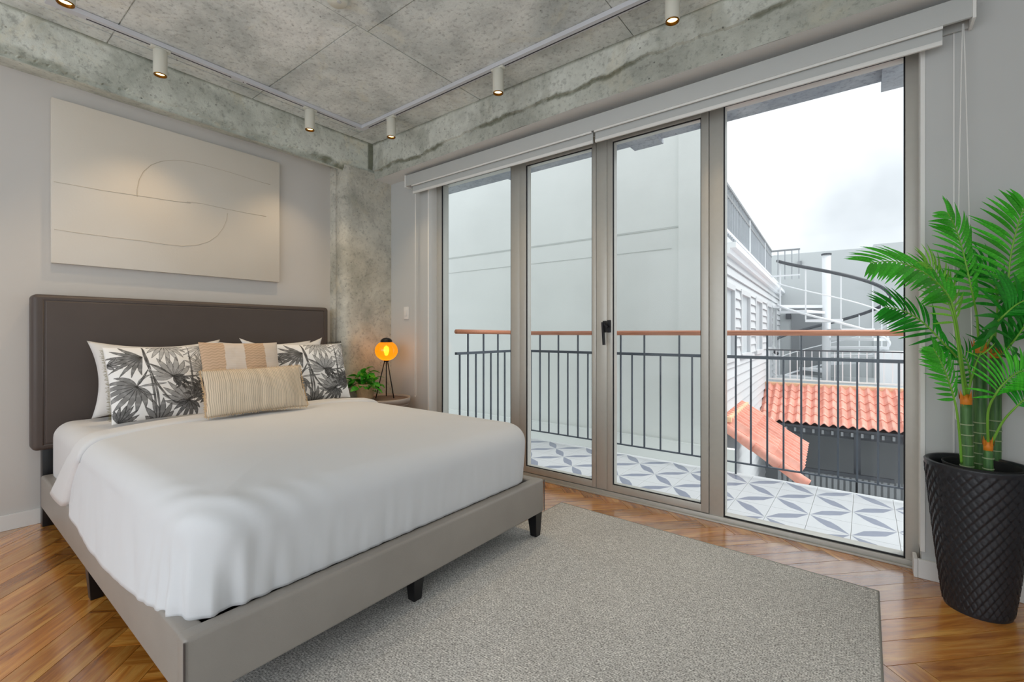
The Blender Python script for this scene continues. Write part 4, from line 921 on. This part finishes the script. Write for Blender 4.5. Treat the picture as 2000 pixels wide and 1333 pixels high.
while z < 1.98:
    z1 = min(z + board, 2.0); segs = [(0, LN)]
    if z1 > .87 and z < 1.63:
        segs = []; a = 0
        for w0_, w1_ in wins + [(5.35, 6.1)]:
            if w0_ - .06 > a: segs.append((a, w0_ - .06))
            a = w1_ + .06
        segs.append((a, LN))
    for a, b in segs:
        MB().add([(-.02, a, z + .004), (.026, a, z + .006), (.002, a, z1), (-.02, a, z1), (-.02, b, z + .004), (.026, b, z + .006), (.002, b, z1), (-.02, b, z1)],
                 [(0, 1, 2, 3), (7, 6, 5, 4), (0, 4, 5, 1), (1, 5, 6, 2), (2, 6, 7, 3), (3, 7, 4, 0)]).build('board', M['siding'], hs)
    z += board
for w0_, w1_ in wins:
    wf = MB().box(-.02, .03, w0_ - .06, w0_, .82, 1.69).box(-.02, .03, w1_, w1_ + .06, .82, 1.69).box(-.02, .03, w0_, w1_, 1.63, 1.69).box(-.02, .045, w0_ - .08, w1_ + .08, .79, .85).build('window_frame', M['siding'], hs)
    MB().box(-.019, -.012, w0_, w1_, .85, 1.63).build('pane', plain('pale_blind_pane', 'c3c8cc', .4), wf)
dr = MB().box(-.02, .03, 5.29, 5.35, -2, 1.69).box(-.02, .03, 6.1, 6.16, -2, 1.69).build('door_frame', M['siding'], hs); MB().box(-.019, -.012, 5.35, 6.1, -2, 1.69).build('door_panel', M['ext_far'], dr)
MB().box(-3, .06, -.02, LN, 2.0, 2.06).box(-3, .12, -.02, LN, 2.06, 2.12).build('cornice', M['ext_metal'], hs)
MB().box(-3, .02, 0, LN, 2.12, 2.20).build('roof_edge', M['siding'], hs)
for zz, ww in ((2.28, .03), (2.68, .025), (2.79, .045)): MB().bar((0, 0, zz), (0, 5.2 if zz > 2.5 else LN, zz), ww, .03).build('parapet_rail', M['ext_grey'] if zz > 2.5 else M['ext_metal'], hs)
MB().bar((0, 5.2, 2.79), (.5, 5.2, 2.79), .04, .03).build('parapet_rail', M['ext_grey'], hs); MB().bar((0, 5.2, 2.28), (.5, 5.2, 2.28), .03).build('parapet_rail', M['ext_metal'], hs)
bp = MB().bar((0, 0, 2.2), (0, 0, 2.79), .018).build('parapet_baluster', plain('parapet_grey', 'a9adb3', .5), hs)
for k in range(1, 44): c = cp(bp, hs); c.location = (0, k * .12, 0)
for k in range(4): c = cp(bp, hs); c.location = (.12 + k * .12, 5.2, 0)
MB().bar((0, 2, 2.3), (0, 2, 2.79), .03).bar((0, 4, 2.3), (0, 4, 2.79), .03).build('parapet_post', M['ext_metal'], hs)
# far wall
fw_ = empty('courtyard_wall', W0, TH); tag(fw_, 'pale grey rendered wall closing the far side of the courtyard', 'wall')
MB().box(-3, 1.77, LN, LN + .3, -4.5, 2.99).box(1.77, 7, LN - .04, LN + .3, -4.5, 3.045).build('wall_face', M['ext_far'], fw_)
MB().box(.25, .95, LN - .03, LN + .001, -.3, 1.7).build('doorway', M['ext_grey'], fw_)
MB().box(.38, .46, LN - .08, LN, 2.72, 2.80).build('wall_box', M['ext_grey'], fw_); 
wl = MB().box(.14, .24, LN - .12, LN, 1.45, 1.58).build('lantern_body', M['ext_dark'], None); wl.location = W0; wl.rotation_euler = (0, 0, TH); wl.name = 'wall_lantern'; tag(wl, 'small dark square lantern on the far courtyard wall', 'lantern')
# spiral stair
SC = Vector((3.225, 8.468, 0)); SD = 9.4; f_ = FW; r_ = RT
st = empty('spiral_staircase', SC); tag(st, 'white steel spiral staircase with a dark curved handrail in the courtyard', 'staircase')
MB().tube([(0, 0, -.2), (0, 0, 2.72)], .075, 18).build('centre_pole', M['ext_metal'], st, smooth=True)
MB().tube([(0, 0, 2.72), (0, 0, 2.75)], .09, 18).build('pole_cap', M['ext_dark'], st)
def sp(a, rad, z): return r_ * (rad * math.cos(a)) + f_ * (rad * math.sin(a)) + Vector((0, 0, z))
def zr(a): return 2.60 + (.70 - 2.60) * ((a - PI) / (2 * PI)) ** .95 if a >= PI else 2.6   # handrail height along the helix; PI = left, 3PI/2 = front, 2PI = right
n = 72; pts = [sp(PI + 2 * PI * i / n, 1.0, zr(PI + 2 * PI * i / n)) for i in range(n + 1)]
MB().tube(pts, .032, 8).build('handrail', M['ext_dark'], st, smooth=True)
for dz in (-.9,): MB().tube([p + Vector((0, 0, dz)) for p in pts], .022, 6).build('stringer', M['ext_metal'], st, smooth=True)
MB().tube([p + Vector((0, 0, -.45)) for p in pts], .012, 6).build('mid_rail', M['ext_metal'], st, smooth=True)
for i in range(11):
    a0 = PI + 2 * PI * (i + .1) / 11; a1 = PI + 2 * PI * (i + 1.15) / 11; z = zr(PI + 2 * PI * (i + .5) / 11) - .93
    vs = [sp(a0, .07, z), sp(a0, 1.0, z), sp((a0 + a1) / 2, 1.0, z), sp(a1, 1.0, z), sp(a1, .07, z)]; vs += [v_ - Vector((0, 0, .05)) for v_ in vs]
    MB().add(vs, [(0, 1, 2, 3, 4), (9, 8, 7, 6, 5)] + [(k, k + 5, (k + 1) % 5 + 5, (k + 1) % 5) for k in range(5)]).build('tread', M['ext_metal'], st)
    MB().bar(sp(a0, .98, z), sp(a0, .98, zr(a0)), .022).build('baluster', M['ext_metal'], st)
MB().add([sp(PI + .0, .06, 1.70), sp(PI + .0, 1.1, 1.70), sp(PI - .7, 1.25, 1.70), sp(PI - .9, .06, 1.70)] + [sp(PI + .0, .06, 1.64), sp(PI + .0, 1.1, 1.64), sp(PI - .7, 1.25, 1.64), sp(PI - .9, .06, 1.64)], [(0, 1, 2, 3), (7, 6, 5, 4), (0, 4, 5, 1), (1, 5, 6, 2), (2, 6, 7, 3), (3, 7, 4, 0)]).build('landing', M['ext_metal'], st)

# canopy with clay tiles
def tile_mesh(pw_, ln, th=.014, hgt=.045, n=14, waves=2):
    v_ = []; f = []
    for k, yy in enumerate((0, ln)):
        for i in range(n + 1):
            t_ = i / n; z = hgt * .5 * (1 - math.cos(2 * PI * waves * t_)) ; x = t_ * pw_
            z += (0 if k == 0 else -.012)
            v_ += [(x, yy, z + th), (x, yy, z)]
    m = 2 * (n + 1)
    for i in range(n):
        a = 2 * i; f += [(a, a + 2, a + m + 2, a + m), (a + 1, a + m + 1, a + m + 3, a + 3), (a, a + 1, a + 3, a + 2), (a + m, a + m + 2, a + m + 3, a + m + 1)]
    f += [(0, m, m + 1, 1), (2 * n, 2 * n + 1, m + 2 * n + 1, m + 2 * n)]
    me = bpy.data.meshes.new('roof_tile'); me.from_pydata(v_, [], f); me.materials.append(M['clay']); me.polygons.foreach_set('use_smooth', [True] * len(f)); me.set_sharp_from_angle(angle=math.radians(40)); return me
cn = empty('tiled_canopy', W0, TH); tag(cn, 'long red clay tile canopy roof across the courtyard', 'canopy roof')
# eave line v=2.92 z=-.30 ; top line v=4.0 z=.175
dv_, dz_ = 4.0 - 2.92, .175 + .31; sl = math.hypot(dv_, dz_); ang = math.atan2(dz_, dv_); rows, cols = 5, 16; tl = sl / rows; twd = .235
tm = tile_mesh(twd, tl * 1.12)
for r0 in range(rows):
    for c0 in range(cols):
        o = bpy.data.objects.new('roof_tile', tm); C.objects.link(o); o.parent = cn
        y = 2.92 + dv_ * r0 / rows; z = -.31 + dz_ * r0 / rows
        o.matrix_local = Matrix.Translation((.02 + c0 * twd, y, z + .012)) @ Matrix.Rotation(ang, 4, 'X')
MB().box(0, 3.78, 3.97, 4.10, .17, .235).build('ridge_cap', M['tan'], cn)
MB().add([(0, 2.94, -.315), (3.76, 2.94, -.315), (3.76, 4.0, .165), (0, 4.0, .165), (0, 2.94, -.35), (3.76, 2.94, -.35), (3.76, 4.0, .13), (0, 4.0, .13)], [(0, 1, 2, 3), (7, 6, 5, 4), (0, 4, 5, 1), (1, 5, 6, 2), (2, 6, 7, 3), (3, 7, 4, 0)]).build('deck', M['ext_dark'], cn)
MB().box(0, 3.76, 2.96, 3.0, -.42, -.33).box(0, 3.76, 3.02, 3.06, -.47, -.43).build('fascia', M['ext_dark'], cn)
for k in range(31): MB().box(.03 + k * .12, .06 + k * .12, 2.93, 3.3, -.42, -.36).build('rafter_tail', M['ext_grey'], cn)
for u in (1.31, 2.5, 3.7): MB().box(u - .04, u + .04, 2.96, 3.04, -3, -.42).build('post', M['ext_dark'], cn)
sw_ = empty('yard_wall', W0, TH); tag(sw_, 'shaded grey wall under the tiled canopy', 'wall')
MB().box(-.02, 5, 3.96, 4.05, -4.5, .12).build('wall_face', M['ext_grey'], sw_)
# slatted fence in front of the shaded wall
fe = empty('slatted_fence', W0, TH); tag(fe, 'low dark slatted fence with a top rail below the canopy', 'fence')
MB().box(.3, 1.72, 2.80, 2.86, -.99, -.94).build('top_rail', M['ext_dark'], fe); MB().box(.2, 5, 2.80, 2.84, -1.25, -1.22).build('lower_rail', M['ext_dark'], fe)
s0 = MB().box(0, .045, 2.82, 2.84, -2.6, -.99).build('slat', M['ext_grey'], fe)
for k in range(42): o = s0 if k == 0 else cp(s0, fe); o.location = (.3 + k * .072, 0, 0)
# near tiled lean-to on the siding wall
lt_ = empty('tiled_lean_to', W0, TH); tag(lt_, 'small red clay tile lean-to roof against the clapboard wall', 'lean-to roof')
# ridge along the wall (u=0, z=.16), eave at u=.713 z=-.30, v from -.13 to 1.18
du, dz2 = .713, .46; sl = math.hypot(du, dz2); an = math.atan2(dz2, du); rows, cols = 3, 5; tl = sl / rows; twd = 1.31 / cols
tm2 = tile_mesh(twd, tl * 1.10, .02, .07, 14, 2)
for r0 in range(rows):
    for c0 in range(cols):
        o = bpy.data.objects.new('roof_tile', tm2); C.objects.link(o); o.parent = lt_
        # local tile: X across, Y up-slope -> up-slope is -u
        R_ = Matrix(((0, -math.cos(an), math.sin(an)), (1, 0, 0), (0, math.sin(an), math.cos(an)))).to_4x4()
        o.matrix_local = Matrix.Translation((du * (1 - r0 / rows), -.13 + c0 * twd, -.30 + dz2 * r0 / rows + .01)) @ R_
MB().add([(.02, -.12, .13), (.02, 1.17, .13), (.70, 1.17, -.315), (.70, -.12, -.315), (.02, -.12, .10), (.02, 1.17, .10), (.70, 1.17, -.34), (.70, -.12, -.34)], [(0, 1, 2, 3), (7, 6, 5, 4), (0, 4, 5, 1), (1, 5, 6, 2), (2, 6, 7, 3), (3, 7, 4, 0)]).build('deck', M['ext_dark'], lt_)
MB().box(.0, .09, -.13, 1.2, .16, .215).build('ridge_cap', M['tan'], lt_)
for k in range(3):   # barrel tiles on the near verge
    a = Vector((.02 + k * .24, -.16, .12 - k * .155)); b = Vector((.30 + k * .24, -.16, -.06 - k * .155)); MB().tube([a + Vector((0, 0, .0)), b], [.045, .055], 16).build('verge_tile', M['clay'], lt_, smooth=True)
# terrace railing behind the canopy
tr_ = empty('terrace_railing', W0, TH); tag(tr_, 'white baluster railing with a dark top rail above the tiled canopy', 'railing')
MB().bar((.02, 4.15, .815), (4.5, 4.15, .80), .03, .022).build('top_rail', M['ext_dark'], tr_)
for zz in (.68, .285): MB().bar((.02, 4.15, zz), (4.5, 4.15, zz), .025).build('rail', M['ext_metal'], tr_)
b0_ = MB().bar((0, 4.15, .285), (0, 4.15, .80), .014).build('baluster', M['ext_metal'], tr_)
for k in range(40): o = b0_ if k == 0 else cp(b0_, tr_); o.location = (.06 + k * .11, 0, 0)
te = MB().box(-.02, 5, 4.11, LN, -.2, .15).build('terrace', M['ext_far']); te.location = W0; te.rotation_euler = (0, 0, TH); tag(te, 'raised courtyard terrace floor at the foot of the spiral stair', 'terrace', kind='structure')
gr = MB().box(-12, 14, -8, 24, -4.6, -4.5).build('yard_ground', M['ext_far']); tag(gr, 'paved courtyard ground below the balcony', 'ground', kind='structure')
hut = MB().box(1.75, 3.4, 5.4, 5.9, .15, .78).build('parapet_block', M['ext_metal']); hut.location = W0; hut.rotation_euler = (0, 0, TH); tag(hut, 'low white parapet block on the terrace right of the spiral stair', 'parapet')
